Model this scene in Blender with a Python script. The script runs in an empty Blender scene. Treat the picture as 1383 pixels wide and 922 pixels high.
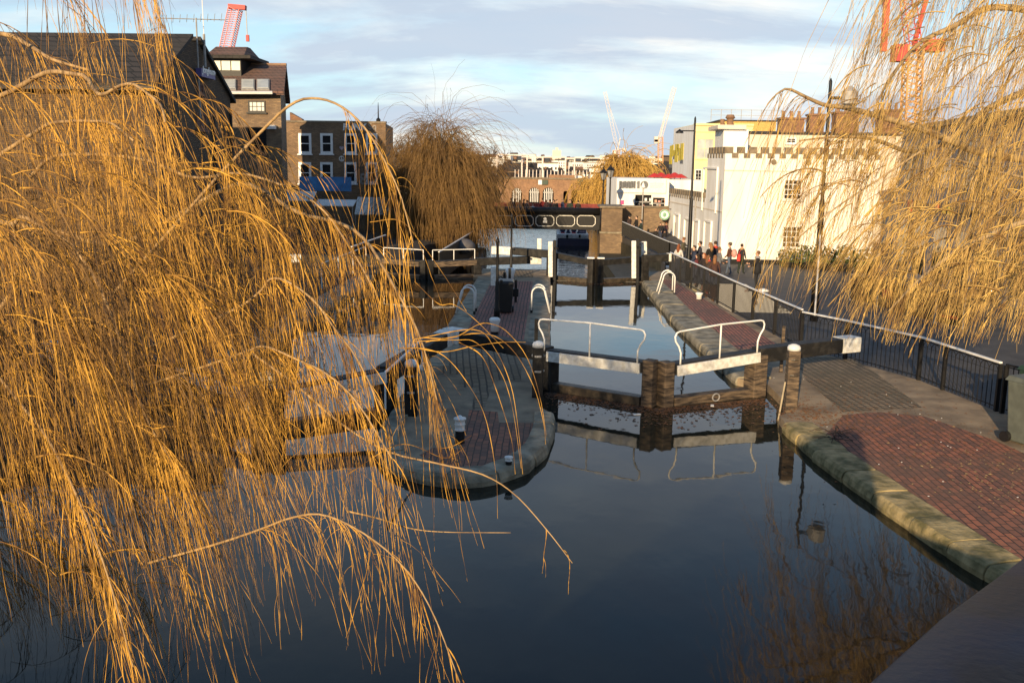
import bpy, math, random
import numpy as np
from mathutils import Vector, Matrix
R = math.radians
sc = bpy.context.scene
col = sc.collection

# ------------------------------------------------------------------ camera
F = 1300.0                       # focal length in pixels of the 1383 px wide photograph
CAM_H = 5.3
cam = bpy.data.cameras.new('camera')
cam.sensor_width = 36.0
cam.lens = 36.0 * F / 1383.0
cam.clip_start = 0.05
cam.clip_end = 9000
co = bpy.data.objects.new('camera', cam)
col.objects.link(co)
ROT = Matrix.Rotation(R(2.07), 3, 'Z') @ Matrix.Rotation(R(90 - 10.5), 3, 'X') @ Matrix.Rotation(R(0.8), 3, 'Z')
co.matrix_world = Matrix.Translation((0, 0, CAM_H)) @ ROT.to_4x4()
sc.camera = co

# ------------------------------------------------------------------ sky, sun, exposure
SUN_EL, SUN_AZ = 14.0, 196.0     # azimuth clockwise from +Y: the sun stands low behind the camera, a little to the left
w = bpy.data.worlds.new('World')
sc.world = w
w.use_nodes = True
nt = w.node_tree
nt.nodes.clear()
out = nt.nodes.new('ShaderNodeOutputWorld')
bg = nt.nodes.new('ShaderNodeBackground')
bg.inputs['Strength'].default_value = 0.1
sky = nt.nodes.new('ShaderNodeTexSky')
sky.sky_type = 'NISHITA'
sky.sun_disc = False
sky.sun_elevation = R(SUN_EL)
sky.sun_rotation = R(SUN_AZ)
sky.air_density = 1.0
sky.dust_density = 0.6
sky.ozone_density = 1.5
tc = nt.nodes.new('ShaderNodeTexCoord')
sep = nt.nodes.new('ShaderNodeSeparateXYZ')
nt.links.new(tc.outputs['Generated'], sep.inputs[0])


def wmath(op, a, b=None, clamp=False):
    n = nt.nodes.new('ShaderNodeMath')
    n.operation = op
    n.use_clamp = clamp
    for i, v in enumerate((a, b)):
        if v is None:
            continue
        if isinstance(v, (int, float)):
            n.inputs[i].default_value = v
        else:
            nt.links.new(v, n.inputs[i])
    return n.outputs[0]


zc = wmath('ADD', wmath('MAXIMUM', sep.outputs['Z'], 0.0), 0.2)
cx = wmath('DIVIDE', sep.outputs['X'], zc)
cy = wmath('DIVIDE', sep.outputs['Y'], zc)
comb = nt.nodes.new('ShaderNodeCombineXYZ')
nt.links.new(cx, comb.inputs[0])
nt.links.new(cy, comb.inputs[1])


def cloud_layer(scale, sx, sy, lo, hi, seed, detail=6, rough=0.55):
    mp = nt.nodes.new('ShaderNodeMapping')
    mp.inputs['Scale'].default_value = (sx, sy, 1)
    mp.inputs['Location'].default_value = (seed, seed * 1.7, 0)
    nt.links.new(comb.outputs[0], mp.inputs[0])
    nz = nt.nodes.new('ShaderNodeTexNoise')
    nz.inputs['Scale'].default_value = scale
    nz.inputs['Detail'].default_value = detail
    nz.inputs['Roughness'].default_value = rough
    nz.inputs['Distortion'].default_value = 0.3
    nt.links.new(mp.outputs[0], nz.inputs['Vector'])
    rm = nt.nodes.new('ShaderNodeValToRGB')
    rm.color_ramp.elements[0].position = lo
    rm.color_ramp.elements[1].position = hi
    nt.links.new(nz.outputs[0], rm.inputs[0])
    return rm.outputs[0]


def wmix(fac, a, b):
    m = nt.nodes.new('ShaderNodeMix')
    m.data_type = 'RGBA'
    nt.links.new(fac, m.inputs[0])
    for i, v in ((6, a), (7, b)):
        if isinstance(v, tuple):
            m.inputs[i].default_value = v
        else:
            nt.links.new(v, m.inputs[i])
    return m.outputs[2]


SKY_GREY = (4.0, 4.7, 5.7, 1)
SKY_WHITE = (8.0, 7.6, 7.0, 1)
base = wmix(wmath('ADD', 0.55, 0.0), sky.outputs[0], (4.5, 6.8, 8.4, 1))
c1 = wmix(wmath('MULTIPLY', cloud_layer(0.8, 0.8, 1.2, 0.44, 0.62, 3.1), 0.88), base, SKY_WHITE)
c2 = wmix(wmath('MULTIPLY', cloud_layer(1.05, 0.6, 1.2, 0.44, 0.56, 8.4, 8, .6), 0.85), c1, SKY_GREY)
mr = nt.nodes.new('ShaderNodeMapRange')       # the sky is brightest low down and deepens overhead
mr.interpolation_type = 'SMOOTHSTEP'
mr.inputs['From Min'].default_value = 0.10
mr.inputs['From Max'].default_value = 0.60
mr.inputs['To Min'].default_value = 0.0
mr.inputs['To Max'].default_value = 1.0
nt.links.new(sep.outputs['Z'], mr.inputs['Value'])
deep = wmix(mr.outputs[0], (1, 1, 1, 1), (0.24, 0.36, 0.54, 1))
vm = nt.nodes.new('ShaderNodeVectorMath')
vm.operation = 'MULTIPLY'
nt.links.new(c2, vm.inputs[0])
nt.links.new(deep, vm.inputs[1])
nt.links.new(vm.outputs[0], bg.inputs['Color'])
nt.links.new(bg.outputs[0], out.inputs[0])

sl = bpy.data.lights.new('sun', 'SUN')
sl.energy = 5.0
sl.angle = R(0.5)
sl.color = (1.0, 0.75, 0.45)
so = bpy.data.objects.new('sun', sl)
col.objects.link(so)
az = R(SUN_AZ)
to_sun = Vector((math.sin(az) * math.cos(R(SUN_EL)), math.cos(az) * math.cos(R(SUN_EL)), math.sin(R(SUN_EL))))
so.rotation_euler = to_sun.to_track_quat('Z', 'Y').to_euler()
sc.view_settings.view_transform = 'Standard'
sc.view_settings.look = 'None'
sc.view_settings.gamma = 1
sc.view_settings.use_curve_mapping = False
sc.view_settings.exposure = 0.5


# ------------------------------------------------------------------ measuring: a pixel of the photograph to a point of the place
def ray(x, y):
    return ROT @ Vector(((x - 691.5) / F, -(y - 461) / F, -1.0))


def at(x, y, z=0.5):
    d = ray(x, y)
    return Vector((0, 0, CAM_H)) + d * ((z - CAM_H) / d.z)


def atY(x, y, Y):
    d = ray(x, y)
    return Vector((0, 0, CAM_H)) + d * (Y / d.y)


# ------------------------------------------------------------------ materials
MATS = {}


def mat(name, c, rough=0.7, c2=None, scale=6.0, metal=0.0, bump=0.0, bscale=None, spec=0.5, detail=5, lo=0.35, hi=0.65, stretch=None):
    if name in MATS:
        return MATS[name]
    m = bpy.data.materials.new(name)
    m.use_nodes = True
    t = m.node_tree
    b = t.nodes['Principled BSDF']
    b.inputs['Roughness'].default_value = rough
    b.inputs['Metallic'].default_value = metal
    b.inputs['Specular IOR Level'].default_value = spec
    g = t.nodes.new('ShaderNodeNewGeometry')
    nz = t.nodes.new('ShaderNodeTexNoise')
    nz.inputs['Scale'].default_value = scale
    nz.inputs['Detail'].default_value = detail
    if stretch:
        mp = t.nodes.new('ShaderNodeMapping')
        mp.inputs['Scale'].default_value = stretch
        t.links.new(g.outputs['Position'], mp.inputs[0])
        t.links.new(mp.outputs[0], nz.inputs['Vector'])
    else:
        t.links.new(g.outputs['Position'], nz.inputs['Vector'])
    rp = t.nodes.new('ShaderNodeValToRGB')
    c2 = c2 or tuple(v * 0.72 for v in c)
    rp.color_ramp.elements[0].color = (*c2, 1)
    rp.color_ramp.elements[1].color = (*c, 1)
    rp.color_ramp.elements[0].position = lo
    rp.color_ramp.elements[1].position = hi
    t.links.new(nz.outputs[0], rp.inputs[0])
    t.links.new(rp.outputs[0], b.inputs['Base Color'])
    if bump:
        n2 = t.nodes.new('ShaderNodeTexNoise')
        n2.inputs['Scale'].default_value = bscale or scale * 4
        n2.inputs['Detail'].default_value = 6
        t.links.new(g.outputs['Position'], n2.inputs['Vector'])
        bp = t.nodes.new('ShaderNodeBump')
        bp.inputs['Strength'].default_value = bump
        bp.inputs['Distance'].default_value = 0.02
        t.links.new(n2.outputs[0], bp.inputs['Height'])
        t.links.new(bp.outputs[0], b.inputs['Normal'])
    MATS[name] = m
    return m


def brick_mat(name, c1, c2, mortar, bw=0.22, bh=0.075, ms=0.01, plane='wall', rot=0.0, patch=None, rough=0.85, bump=0.5, off=0.5, wear=None):
    """brick or paver courses laid over world position; plane 'wall' uses (x+y, z), 'floor' uses (y, x)"""
    if name in MATS:
        return MATS[name]
    m = bpy.data.materials.new(name)
    m.use_nodes = True
    t = m.node_tree
    b = t.nodes['Principled BSDF']
    b.inputs['Roughness'].default_value = rough
    g = t.nodes.new('ShaderNodeNewGeometry')
    sp = t.nodes.new('ShaderNodeSeparateXYZ')
    t.links.new(g.outputs['Position'], sp.inputs[0])
    cb = t.nodes.new('ShaderNodeCombineXYZ')
    if plane == 'wall':
        ad = t.nodes.new('ShaderNodeMath')
        t.links.new(sp.outputs[0], ad.inputs[0])
        t.links.new(sp.outputs[1], ad.inputs[1])
        t.links.new(ad.outputs[0], cb.inputs[0])
        t.links.new(sp.outputs[2], cb.inputs[1])
    else:
        t.links.new(sp.outputs[1], cb.inputs[0])
        t.links.new(sp.outputs[0], cb.inputs[1])
    mp = t.nodes.new('ShaderNodeMapping')
    mp.inputs['Rotation'].default_value = (0, 0, rot)
    t.links.new(cb.outputs[0], mp.inputs[0])
    # a little waviness so that courses are not ruler-straight
    wn = t.nodes.new('ShaderNodeTexNoise')
    wn.inputs['Scale'].default_value = 1.3
    t.links.new(g.outputs['Position'], wn.inputs['Vector'])
    va = t.nodes.new('ShaderNodeVectorMath')
    va.operation = 'MULTIPLY_ADD'
    va.inputs[1].default_value = (0.06, 0.06, 0.0)
    t.links.new(wn.outputs['Color'], va.inputs[0])
    t.links.new(mp.outputs[0], va.inputs[2])
    br = t.nodes.new('ShaderNodeTexBrick')
    br.inputs['Scale'].default_value = 1.0
    br.inputs['Brick Width'].default_value = bw
    br.inputs['Row Height'].default_value = bh
    br.inputs['Mortar Size'].default_value = ms
    br.inputs['Mortar Smooth'].default_value = 0.2
    br.inputs['Color1'].default_value = (*c1, 1)
    br.inputs['Color2'].default_value = (*c2, 1)
    br.inputs['Mortar'].default_value = (*mortar, 1)
    br.offset = off
    t.links.new(va.outputs[0], br.inputs['Vector'])
    cout = br.outputs['Color']
    nz = t.nodes.new('ShaderNodeTexNoise')
    nz.inputs['Scale'].default_value = 0.7 if plane == 'floor' else 0.5
    nz.inputs['Detail'].default_value = 7
    nz.inputs['Roughness'].default_value = 0.65
    t.links.new(g.outputs['Position'], nz.inputs['Vector'])
    rp = t.nodes.new('ShaderNodeValToRGB')
    rp.color_ramp.elements[0].position = 0.42
    rp.color_ramp.elements[1].position = 0.64
    t.links.new(nz.outputs[0], rp.inputs[0])
    pc = patch or tuple((a + d) * 0.3 for a, d in zip(c1, c2))
    mx = t.nodes.new('ShaderNodeMix')
    mx.data_type = 'RGBA'
    ml = t.nodes.new('ShaderNodeMath')
    ml.operation = 'MULTIPLY'
    ml.inputs[1].default_value = 0.6
    t.links.new(rp.outputs[0], ml.inputs[0])
    t.links.new(ml.outputs[0], mx.inputs[0])
    t.links.new(cout, mx.inputs[6])
    mx.inputs[7].default_value = (*pc, 1)
    t.links.new(mx.outputs[2], b.inputs['Base Color'])
    n2 = t.nodes.new('ShaderNodeTexNoise')
    n2.inputs['Scale'].default_value = 25
    n2.inputs['Detail'].default_value = 4
    t.links.new(g.outputs['Position'], n2.inputs['Vector'])
    ad2 = t.nodes.new('ShaderNodeMath')
    ad2.operation = 'SUBTRACT'
    t.links.new(n2.outputs[0], ad2.inputs[0])
    t.links.new(br.outputs['Fac'], ad2.inputs[1])
    bp = t.nodes.new('ShaderNodeBump')
    bp.inputs['Strength'].default_value = bump
    bp.inputs['Distance'].default_value = 0.012
    t.links.new(ad2.outputs[0], bp.inputs['Height'])
    t.links.new(bp.outputs[0], b.inputs['Normal'])
    MATS[name] = m
    return m


def water_mat(name, wave, dist):
    m = bpy.data.materials.new(name)
    m.use_nodes = True
    t = m.node_tree
    b = t.nodes['Principled BSDF']
    b.inputs['Base Color'].default_value = (0.012, 0.014, 0.011, 1)
    b.inputs['Roughness'].default_value = 0.03
    b.inputs['IOR'].default_value = 1.33
    g = t.nodes.new('ShaderNodeNewGeometry')
    mp = t.nodes.new('ShaderNodeMapping')
    mp.inputs['Scale'].default_value = wave
    t.links.new(g.outputs['Position'], mp.inputs[0])
    n1 = t.nodes.new('ShaderNodeTexNoise')
    n1.inputs['Scale'].default_value = 1.0
    n1.inputs['Detail'].default_value = 3
    t.links.new(mp.outputs[0], n1.inputs['Vector'])
    bp = t.nodes.new('ShaderNodeBump')
    bp.inputs['Strength'].default_value = 1.0
    bp.inputs['Distance'].default_value = dist
    t.links.new(n1.outputs[0], bp.inputs['Height'])
    t.links.new(bp.outputs[0], b.inputs['Normal'])
    return m


M = dict(
    water=water_mat('canal_water', (1.6, 1.1, 1), 0.0035),
    water2=water_mat('lower_canal_water', (1.0, 2.2, 1), 0.03),
    white=mat('white_paint', (0.8, 0.79, 0.75), 0.5, (0.55, 0.53, 0.47), 9, bump=0.2),
    clean_white=mat('clean_white_paint', (0.8, 0.79, 0.77), 0.4, (0.7, 0.69, 0.66), 5),
    black=mat('black_paint', (0.014, 0.014, 0.015), 0.45, (0.008, 0.008, 0.009), 9, bump=0.15, spec=0.25),
    black_wood=mat('black_timber', (0.013, 0.012, 0.011), 0.6, (0.035, 0.032, 0.028), 5, bump=0.5, lo=0.3, hi=0.55, spec=.3),
    wood=mat('weathered_oak', (0.17, 0.12, 0.075), 0.85, (0.03, 0.022, 0.017), 1.0, bump=0.8, bscale=30, detail=8, lo=.38, hi=.66, stretch=(3.5, 3.5, 22)),
    wet_wood=mat('wet_timber', (0.075, 0.055, 0.035), 0.5, (0.02, 0.017, 0.012), 7, bump=0.7),
    stone=mat('worn_coping_stone', (0.33, 0.29, 0.21), 0.85, (0.13, 0.115, 0.08), 3.2, bump=0.9, bscale=14),
    moss_stone=mat('mossy_coping_stone', (0.40, 0.31, 0.15), 0.9, (0.12, 0.105, 0.04), 4.5, bump=1.0, bscale=12),
    slab=mat('paving_slab', (0.33, 0.25, 0.16), 0.85, (0.16, 0.12, 0.08), 1.6, bump=0.5, bscale=18),
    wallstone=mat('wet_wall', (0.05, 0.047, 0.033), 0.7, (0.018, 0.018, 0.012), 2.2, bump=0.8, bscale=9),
    asphalt=mat('asphalt', (0.075, 0.07, 0.068), 0.8, (0.05, 0.047, 0.047), 1.5, bump=0.3, bscale=40),
    dirt=mat('dark_ground', (0.04, 0.032, 0.025), 0.95, (0.018, 0.015, 0.012), 1.2, bump=0.6),
    pavers=brick_mat('red_pavers', (0.36, 0.13, 0.07), (0.15, 0.072, 0.052), (0.025, 0.018, 0.014), 0.23, 0.115, 0.011, 'floor', patch=(0.14, 0.085, 0.055)),
    pavers_island=brick_mat('island_pavers', (0.42, 0.15, 0.10), (0.24, 0.11, 0.085), (0.022, 0.018, 0.016), 0.23, 0.11, 0.014, 'floor', patch=(0.10, 0.07, 0.055)),
    setts=brick_mat('stone_setts', (0.34, 0.25, 0.155), (0.20, 0.15, 0.095), (0.06, 0.045, 0.03), 0.13, 0.16, 0.022, 'floor', rot=0.1, patch=(0.09, 0.075, 0.045), bump=1.0),
    london=brick_mat('yellow_stock_brick', (0.30, 0.20, 0.11), (0.16, 0.105, 0.065), (0.13, 0.11, 0.085), patch=(0.09, 0.06, 0.04)),
    dark_brick=brick_mat('darkened_brick', (0.15, 0.095, 0.05), (0.07, 0.046, 0.03), (0.035, 0.028, 0.022), patch=(0.028, 0.02, 0.015)),  # dark brick, lowered further to stand in for shade on the warehouse
    red_brick=brick_mat('orange_brick', (0.36, 0.19, 0.095), (0.24, 0.12, 0.065), (0.2, 0.16, 0.11), patch=(0.17, 0.10, 0.06), bw=0.5, bh=0.2, ms=0.02),
    tile=brick_mat('clay_tiles', (0.17, 0.09, 0.065), (0.12, 0.07, 0.055), (0.03, 0.02, 0.018), 0.3, 0.2, 0.02, patch=(0.13, 0.09, 0.075)),
    slate=brick_mat('slates', (0.04, 0.034, 0.033), (0.02, 0.018, 0.018), (0.006, 0.006, 0.006), 0.4, 0.24, 0.03, patch=(0.04, 0.036, 0.03), rough=0.85),
    stucco=mat('white_stucco', (0.84, 0.83, 0.80), 0.75, (0.74, 0.71, 0.65), 1.0, bump=0.25, bscale=6, detail=8, stretch=(1.3, 1.3, .3)),
    cream=mat('cream_stucco', (0.70, 0.62, 0.50), 0.8, (0.6, 0.52, 0.42), 0.8),
    yellow_wall=mat('yellow_render', (0.82, 0.70, 0.36), 0.8, (0.74, 0.6, 0.3), 0.6),
    ochre=mat('ochre_render', (0.62, 0.40, 0.12), 0.8),
    coping=mat('castle_coping', (0.24, 0.19, 0.13), 0.9, (0.13, 0.105, 0.075), 2.5, bump=0.4),
    glass=mat('window_glass', (0.02, 0.022, 0.025), 0.06, (0.015, 0.016, 0.018), 2),
    pale_glass=mat('pale_blinds', (0.50, 0.52, 0.50), 0.3, (0.34, 0.37, 0.38), 1.2),
    greywall=mat('grey_render', (0.27, 0.26, 0.27), 0.8, (0.2, 0.19, 0.2), 0.5),
    dark=mat('dark_interior', (0.01, 0.009, 0.008), 0.9),
    red=mat('red_paint', (0.55, 0.035, 0.025), 0.5),
    blue=mat('blue_tarp', (0.08, 0.30, 0.66), 0.6, (0.05, 0.19, 0.46), 1.5),
    navy=mat('navy_paint', (0.015, 0.03, 0.10), 0.35),
    cranered=mat('crane_red', (0.62, 0.07, 0.06), 0.6),
    craneyellow=mat('crane_yellow', (0.72, 0.38, 0.16), 0.6),
    cranewhite=mat('crane_pale', (0.75, 0.66, 0.6), 0.6),
    twig=mat('golden_twigs', (0.72, 0.39, 0.055), 0.55, (0.16, 0.075, 0.015), 6.0, lo=.4, hi=.6),
    twig2=mat('straw_twigs', (0.70, 0.46, 0.13), 0.6, (0.24, 0.13, 0.035), 3.0, lo=.38, hi=.6),
    twig3=mat('brown_twigs', (0.27, 0.155, 0.045), 0.75, (0.11, 0.06, 0.02), 1.2),
    twig4=mat('yellow_twigs', (0.58, 0.37, 0.09), 0.75, (0.4, 0.22, 0.05), 0.8),
    bark=mat('willow_bark', (0.30, 0.20, 0.09), 0.85, (0.13, 0.085, 0.045), 12, bump=0.7),
    dark_bark=mat('dark_bark', (0.055, 0.038, 0.028), 0.95, (0.03, 0.02, 0.016), 4),
    iron=mat('blue_black_iron', (0.004, 0.009, 0.028), 0.5, (0.008, 0.007, 0.010), 5.0, bump=0.12, bscale=60, detail=10, lo=0.36, hi=0.5, spec=.2),
    galv=mat('galvanised', (0.34, 0.33, 0.32), 0.5),
    plastic=mat('black_plastic', (0.012, 0.012, 0.013), 0.4),
    greyplastic=mat('grey_plastic', (0.11, 0.125, 0.11), 0.5),
    greenplastic=mat('green_plastic', (0.02, 0.05, 0.03), 0.5),
    skin=mat('skin', (0.62, 0.36, 0.25), 0.6),
    purple=mat('purple_board', (0.11, 0.09, 0.28), 0.5),
    pink=mat('pink_cloth', (0.75, 0.34, 0.30), 0.8),
    leaf=mat('dead_leaves', (0.28, 0.12, 0.05), 0.9, (0.08, 0.04, 0.02), 30),
    hedge=mat('hedge_leaves', (0.08, 0.10, 0.025), 0.8, (0.03, 0.045, 0.012), 6),
    grey=mat('grey_print', (0.17, 0.18, 0.19), 0.7),
    yellow=mat('yellow_print', (0.8, 0.62, 0.04), 0.6),
    chimney=brick_mat('chimney_brick', (0.33, 0.15, 0.07), (0.2, 0.1, 0.06), (0.12, 0.09, 0.06), patch=(0.12, 0.08, 0.05)),
)


# ------------------------------------------------------------------ object helpers
def tag(o, label=None, cat=None, group=None, kind=None):
    if label:
        o['label'] = label
    if cat:
        o['category'] = cat
    if group:
        o['group'] = group
    if kind:
        o['kind'] = kind
    return o


def thing(name, label, cat, loc=(0, 0, 0), rz=0.0, group=None):
    o = bpy.data.objects.new(name, None)
    o.empty_display_size = 0.2
    col.objects.link(o)
    o.location = loc
    o.rotation_euler = (0, 0, rz)
    return tag(o, label, cat, group)


def dup(o, loc, rz=None, label=None, group=None, scale=None):
    def cp(s, parent):
        c = s.copy()
        col.objects.link(c)
        if parent:
            c.parent = parent
        for ch in s.children:
            cp(ch, c)
        return c
    r = cp(o, None)
    r.location = loc
    if rz is not None:
        r.rotation_euler = (0, 0, rz)
    if label:
        r['label'] = label
    if group:
        r['group'] = group
    if scale:
        r.scale = (scale,) * 3
    return r


class MB:
    def __init__(s):
        s.v, s.f, s.m = [], [], []
        s.cur = 0

    def add(s, vs, fs):
        n = len(s.v)
        s.v += [tuple(v) for v in vs]
        s.f += [tuple(i + n for i in f) for f in fs]
        s.m += [s.cur] * len(fs)
        return s

    def hexa(s, b, t):
        """bottom four and top four corners, counter-clockwise seen from above"""
        return s.add(list(b) + list(t), [(3, 2, 1, 0), (4, 5, 6, 7), (0, 1, 5, 4), (1, 2, 6, 5), (2, 3, 7, 6), (3, 0, 4, 7)])

    def box(s, c, d, rz=0.0):
        hx, hy, hz = d[0] / 2, d[1] / 2, d[2] / 2
        q = Matrix.Rotation(rz, 3, 'Z')
        c = Vector(c)
        pts = [c + q @ Vector((x, y, z)) for z in (-hz, hz) for x, y in ((-hx, -hy), (hx, -hy), (hx, hy), (-hx, hy))]
        return s.hexa(pts[:4], pts[4:])

    def beam(s, a, b, w_, h, up=Vector((0, 0, 1))):
        a, b = Vector(a), Vector(b)
        d = (b - a).normalized()
        sd = d.cross(up)
        if sd.length < 1e-4:
            sd = Vector((1, 0, 0))
        sd.normalize()
        u = sd.cross(d).normalized()
        q = []
        for p in (a, b):
            q += [p - sd * w_ / 2 - u * h / 2, p + sd * w_ / 2 - u * h / 2, p + sd * w_ / 2 + u * h / 2, p - sd * w_ / 2 + u * h / 2]
        return s.add(q, [(0, 1, 2, 3), (7, 6, 5, 4), (0, 4, 5, 1), (1, 5, 6, 2), (2, 6, 7, 3), (3, 7, 4, 0)])

    def tube(s, pts, r, n=8):
        pts = [Vector(p) for p in pts]
        rs = r if isinstance(r, (list, tuple)) else [r] * len(pts)
        ring, u = [], None
        base = len(s.v)
        for i, p in enumerate(pts):
            d = (pts[min(i + 1, len(pts) - 1)] - pts[max(i - 1, 0)])
            d = d.normalized() if d.length > 1e-7 else Vector((0, 0, 1))
            if u is None:
                u = d.orthogonal().normalized()
            else:
                u = (u - d * u.dot(d))
                u = u.normalized() if u.length > 1e-5 else d.orthogonal().normalized()
            v = d.cross(u)
            for k in range(n):
                a = 2 * math.pi * k / n
                s.v.append(tuple(p + (u * math.cos(a) + v * math.sin(a)) * rs[i]))
        for i in range(len(pts) - 1):
            for k in range(n):
                a, b = base + i * n + k, base + i * n + (k + 1) % n
                s.f.append((a, b, b + n, a + n))
                s.m.append(s.cur)
        s.f.append(tuple(base + k for k in range(n))[::-1])
        s.f.append(tuple(base + (len(pts) - 1) * n + k for k in range(n)))
        s.m += [s.cur] * 2
        return s

    def lathe(s, c, prof, n=16):
        c = Vector(c)
        base = len(s.v)
        for r_, z in prof:
            for k in range(n):
                a = 2 * math.pi * k / n
                s.v.append((c.x + r_ * math.cos(a), c.y + r_ * math.sin(a), c.z + z))
        for i in range(len(prof) - 1):
            for k in range(n):
                a, b = base + i * n + k, base + i * n + (k + 1) % n
                s.f.append((a, b, b + n, a + n))
                s.m.append(s.cur)
        s.f.append(tuple(base + k for k in range(n))[::-1])
        s.f.append(tuple(base + (len(prof) - 1) * n + k for k in range(n)))
        s.m += [s.cur] * 2
        return s

    def prism(s, poly, z0, z1):
        n = len(poly)
        zz0 = z0 if isinstance(z0, (list, tuple)) else [z0] * n
        zz1 = z1 if isinstance(z1, (list, tuple)) else [z1] * n
        vs = [(p[0], p[1], zz0[i]) for i, p in enumerate(poly)] + [(p[0], p[1], zz1[i]) for i, p in enumerate(poly)]
        fs = [tuple(range(n))[::-1], tuple(range(n, 2 * n))] + [(i, (i + 1) % n, n + (i + 1) % n, n + i) for i in range(n)]
        return s.add(vs, fs)

    def ball(s, c, r, n=10, sq=(1, 1, 1)):
        c = Vector(c)
        m = n // 2 + 1
        vs, fs = [], []
        for i in range(m + 1):
            th = math.pi * i / m
            for k in range(n):
                a = 2 * math.pi * k / n
                vs.append(c + Vector((r * sq[0] * math.sin(th) * math.cos(a), r * sq[1] * math.sin(th) * math.sin(a), r * sq[2] * math.cos(th))))
        for i in range(m):
            for k in range(n):
                a, b = i * n + k, i * n + (k + 1) % n
                fs.append((a, a + n, b + n, b))
        return s.add(vs, fs)

    def build(s, name, m, parent=None, smooth=False, bevel=0.0, label=None, world=True):
        me = bpy.data.meshes.new(name)
        me.from_pydata(s.v, [], s.f)
        ms = m if isinstance(m, (list, tuple)) else [m]
        for k in ms:
            me.materials.append(k)
        if len(ms) > 1:
            me.polygons.foreach_set('material_index', s.m)
        if smooth:
            me.polygons.foreach_set('use_smooth', [True] * len(me.polygons))
        me.validate()
        o = bpy.data.objects.new(name, me)
        col.objects.link(o)
        if parent is not None:
            o.parent = parent
            if world:
                p, acc = parent, Vector((0, 0, 0))
                while p is not None:
                    acc += p.location
                    p = p.parent
                o.location = -acc
        if bevel:
            b = o.modifiers.new('bevel', 'BEVEL')
            b.width = bevel
            b.segments = 2
            b.limit_method = 'ANGLE'
        if label:
            o['label'] = label
        return o


def text_mesh(name, s, size, m, parent, origin, udir, vdir, extrude=0.01, align='LEFT', bold=0.0, shear=0.0):
    cu = bpy.data.curves.new(name, 'FONT')
    cu.body = s
    cu.size = size
    cu.extrude = extrude
    cu.align_x = align
    cu.offset = bold
    cu.shear = shear
    tmp = bpy.data.objects.new('tmp', cu)
    col.objects.link(tmp)
    dg = bpy.context.evaluated_depsgraph_get()
    me = bpy.data.meshes.new_from_object(tmp.evaluated_get(dg))
    bpy.data.objects.remove(tmp)
    u, v = Vector(udir).normalized(), Vector(vdir).normalized()
    n = u.cross(v).normalized()
    mt = Matrix((u, v, n)).transposed().to_4x4()
    mt.translation = Vector(origin)
    me.transform(mt)
    me.materials.clear()
    me.materials.append(m)
    o = bpy.data.objects.new(name, me)
    col.objects.link(o)
    if parent is not None:
        o.parent = parent
        acc, p = Vector((0, 0, 0)), parent
        while p is not None:
            acc += p.location
            p = p.parent
        o.location = -acc
    return o


# ================================================================== THE SETTING
def hz(Y):
    """height of the pavement that runs down beside the lock"""
    return float(np.interp(Y, [30, 42, 52, 62, 68, 76, 90], [0.49, -0.1, -0.65, -0.95, -0.7, -0.15, 0.3]))


def struct(o):
    return tag(o, kind='structure')


rng = random.Random(7)
LW = -2.4
WZ = 0.33          # level of the upper water, 17 cm below the stone edges
b = MB().box((-1, 0.7, WZ - 0.15), (19.0, 81.3, 0.3)).build('water', M['water'])
struct(b)
b = MB().box((-2, 88.3, LW - 0.15), (26, 94.0, 0.3)).build('lower_water', M['water2'])
struct(b)

KERB = [(10.5, 0), (8.2, 5), (6.8, 8), (5.95, 10.0), (5.45, 11.5), (5.18, 12.8), (4.93, 14.4), (4.68, 16.1), (4.58, 17.9)]
RAIL = [(11.5, 14.8), (9.9, 17.4), (9.12, 19.26), (8.61, 22.06), (7.55, 24.4), (6.83, 25.77), (6.2, 32.0), (5.62, 39), (5.35, 42.3)]
RW = [(4.58, 17.9), (4.6, 18.5), (4.98, 18.9), (4.98, 21.3), (4.42, 21.8), (4.06, 30), (4.02, 40.2), (4.4, 40.7), (4.45, 44.3)]
tow = KERB + RW[1:] + [(5.45, 44.31)] + RAIL[::-1] + [(12.5, 0)]
struct(MB().prism(tow, -3.0, 0.5).build('towpath', M['slab']))
# pavement outside the railing, running downhill
vs, fs = [], []
st = [-40, -10, 0, 10, 14.8, 17.4, 19.26, 22.06, 24.4, 25.77, 29, 32, 36, 39, 42.3, 44.3, 47, 52, 58, 64, 70, 76, 79.6]
rx = lambda Y: float(np.interp(Y, [-40, 0, 14.8, 17.4, 19.26, 22.06, 24.4, 25.77, 32, 39, 42.3, 44.3, 62, 76, 79.6], [12.5, 12.5, 11.5, 9.9, 9.12, 8.61, 7.55, 6.83, 6.2, 5.62, 5.35, 5.45, 7.75, 5.8, 5.9]))
for Y in st:
    x0 = rx(Y)
    for x in (x0, x0 + 4, 22, 120):
        vs.append((x + 0.002, Y, hz(Y)))
n = len(st)
for i in range(n - 1):
    for k in range(3):
        a = i * 4 + k
        fs.append((a, a + 1, a + 5, a + 4))
for i in range(n):
    vs.append((vs[i * 4][0], vs[i * 4][1], -3))
for i in range(n - 1):
    fs.append((i * 4, (i + 1) * 4, n * 4 + i + 1, n * 4 + i))
struct(MB().add(vs, fs).build('pavement', M['asphalt']))
# low quay below the far gates
struct(MB().prism([(4.35, 44.5), (5.4, 44.5), (7.7, 62), (5.75, 76), (4.0, 76), (4.25, 60)], -4, -1.6).build('lower_quay', M['wallstone']))
struct(MB().prism([(4.75, 44.304), (5.45, 44.304), (5.45, 45.6), (4.35, 45.6), (4.35, 44.5)], -3, [-.02] * 5).build('landing', M['slab']))

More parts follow.
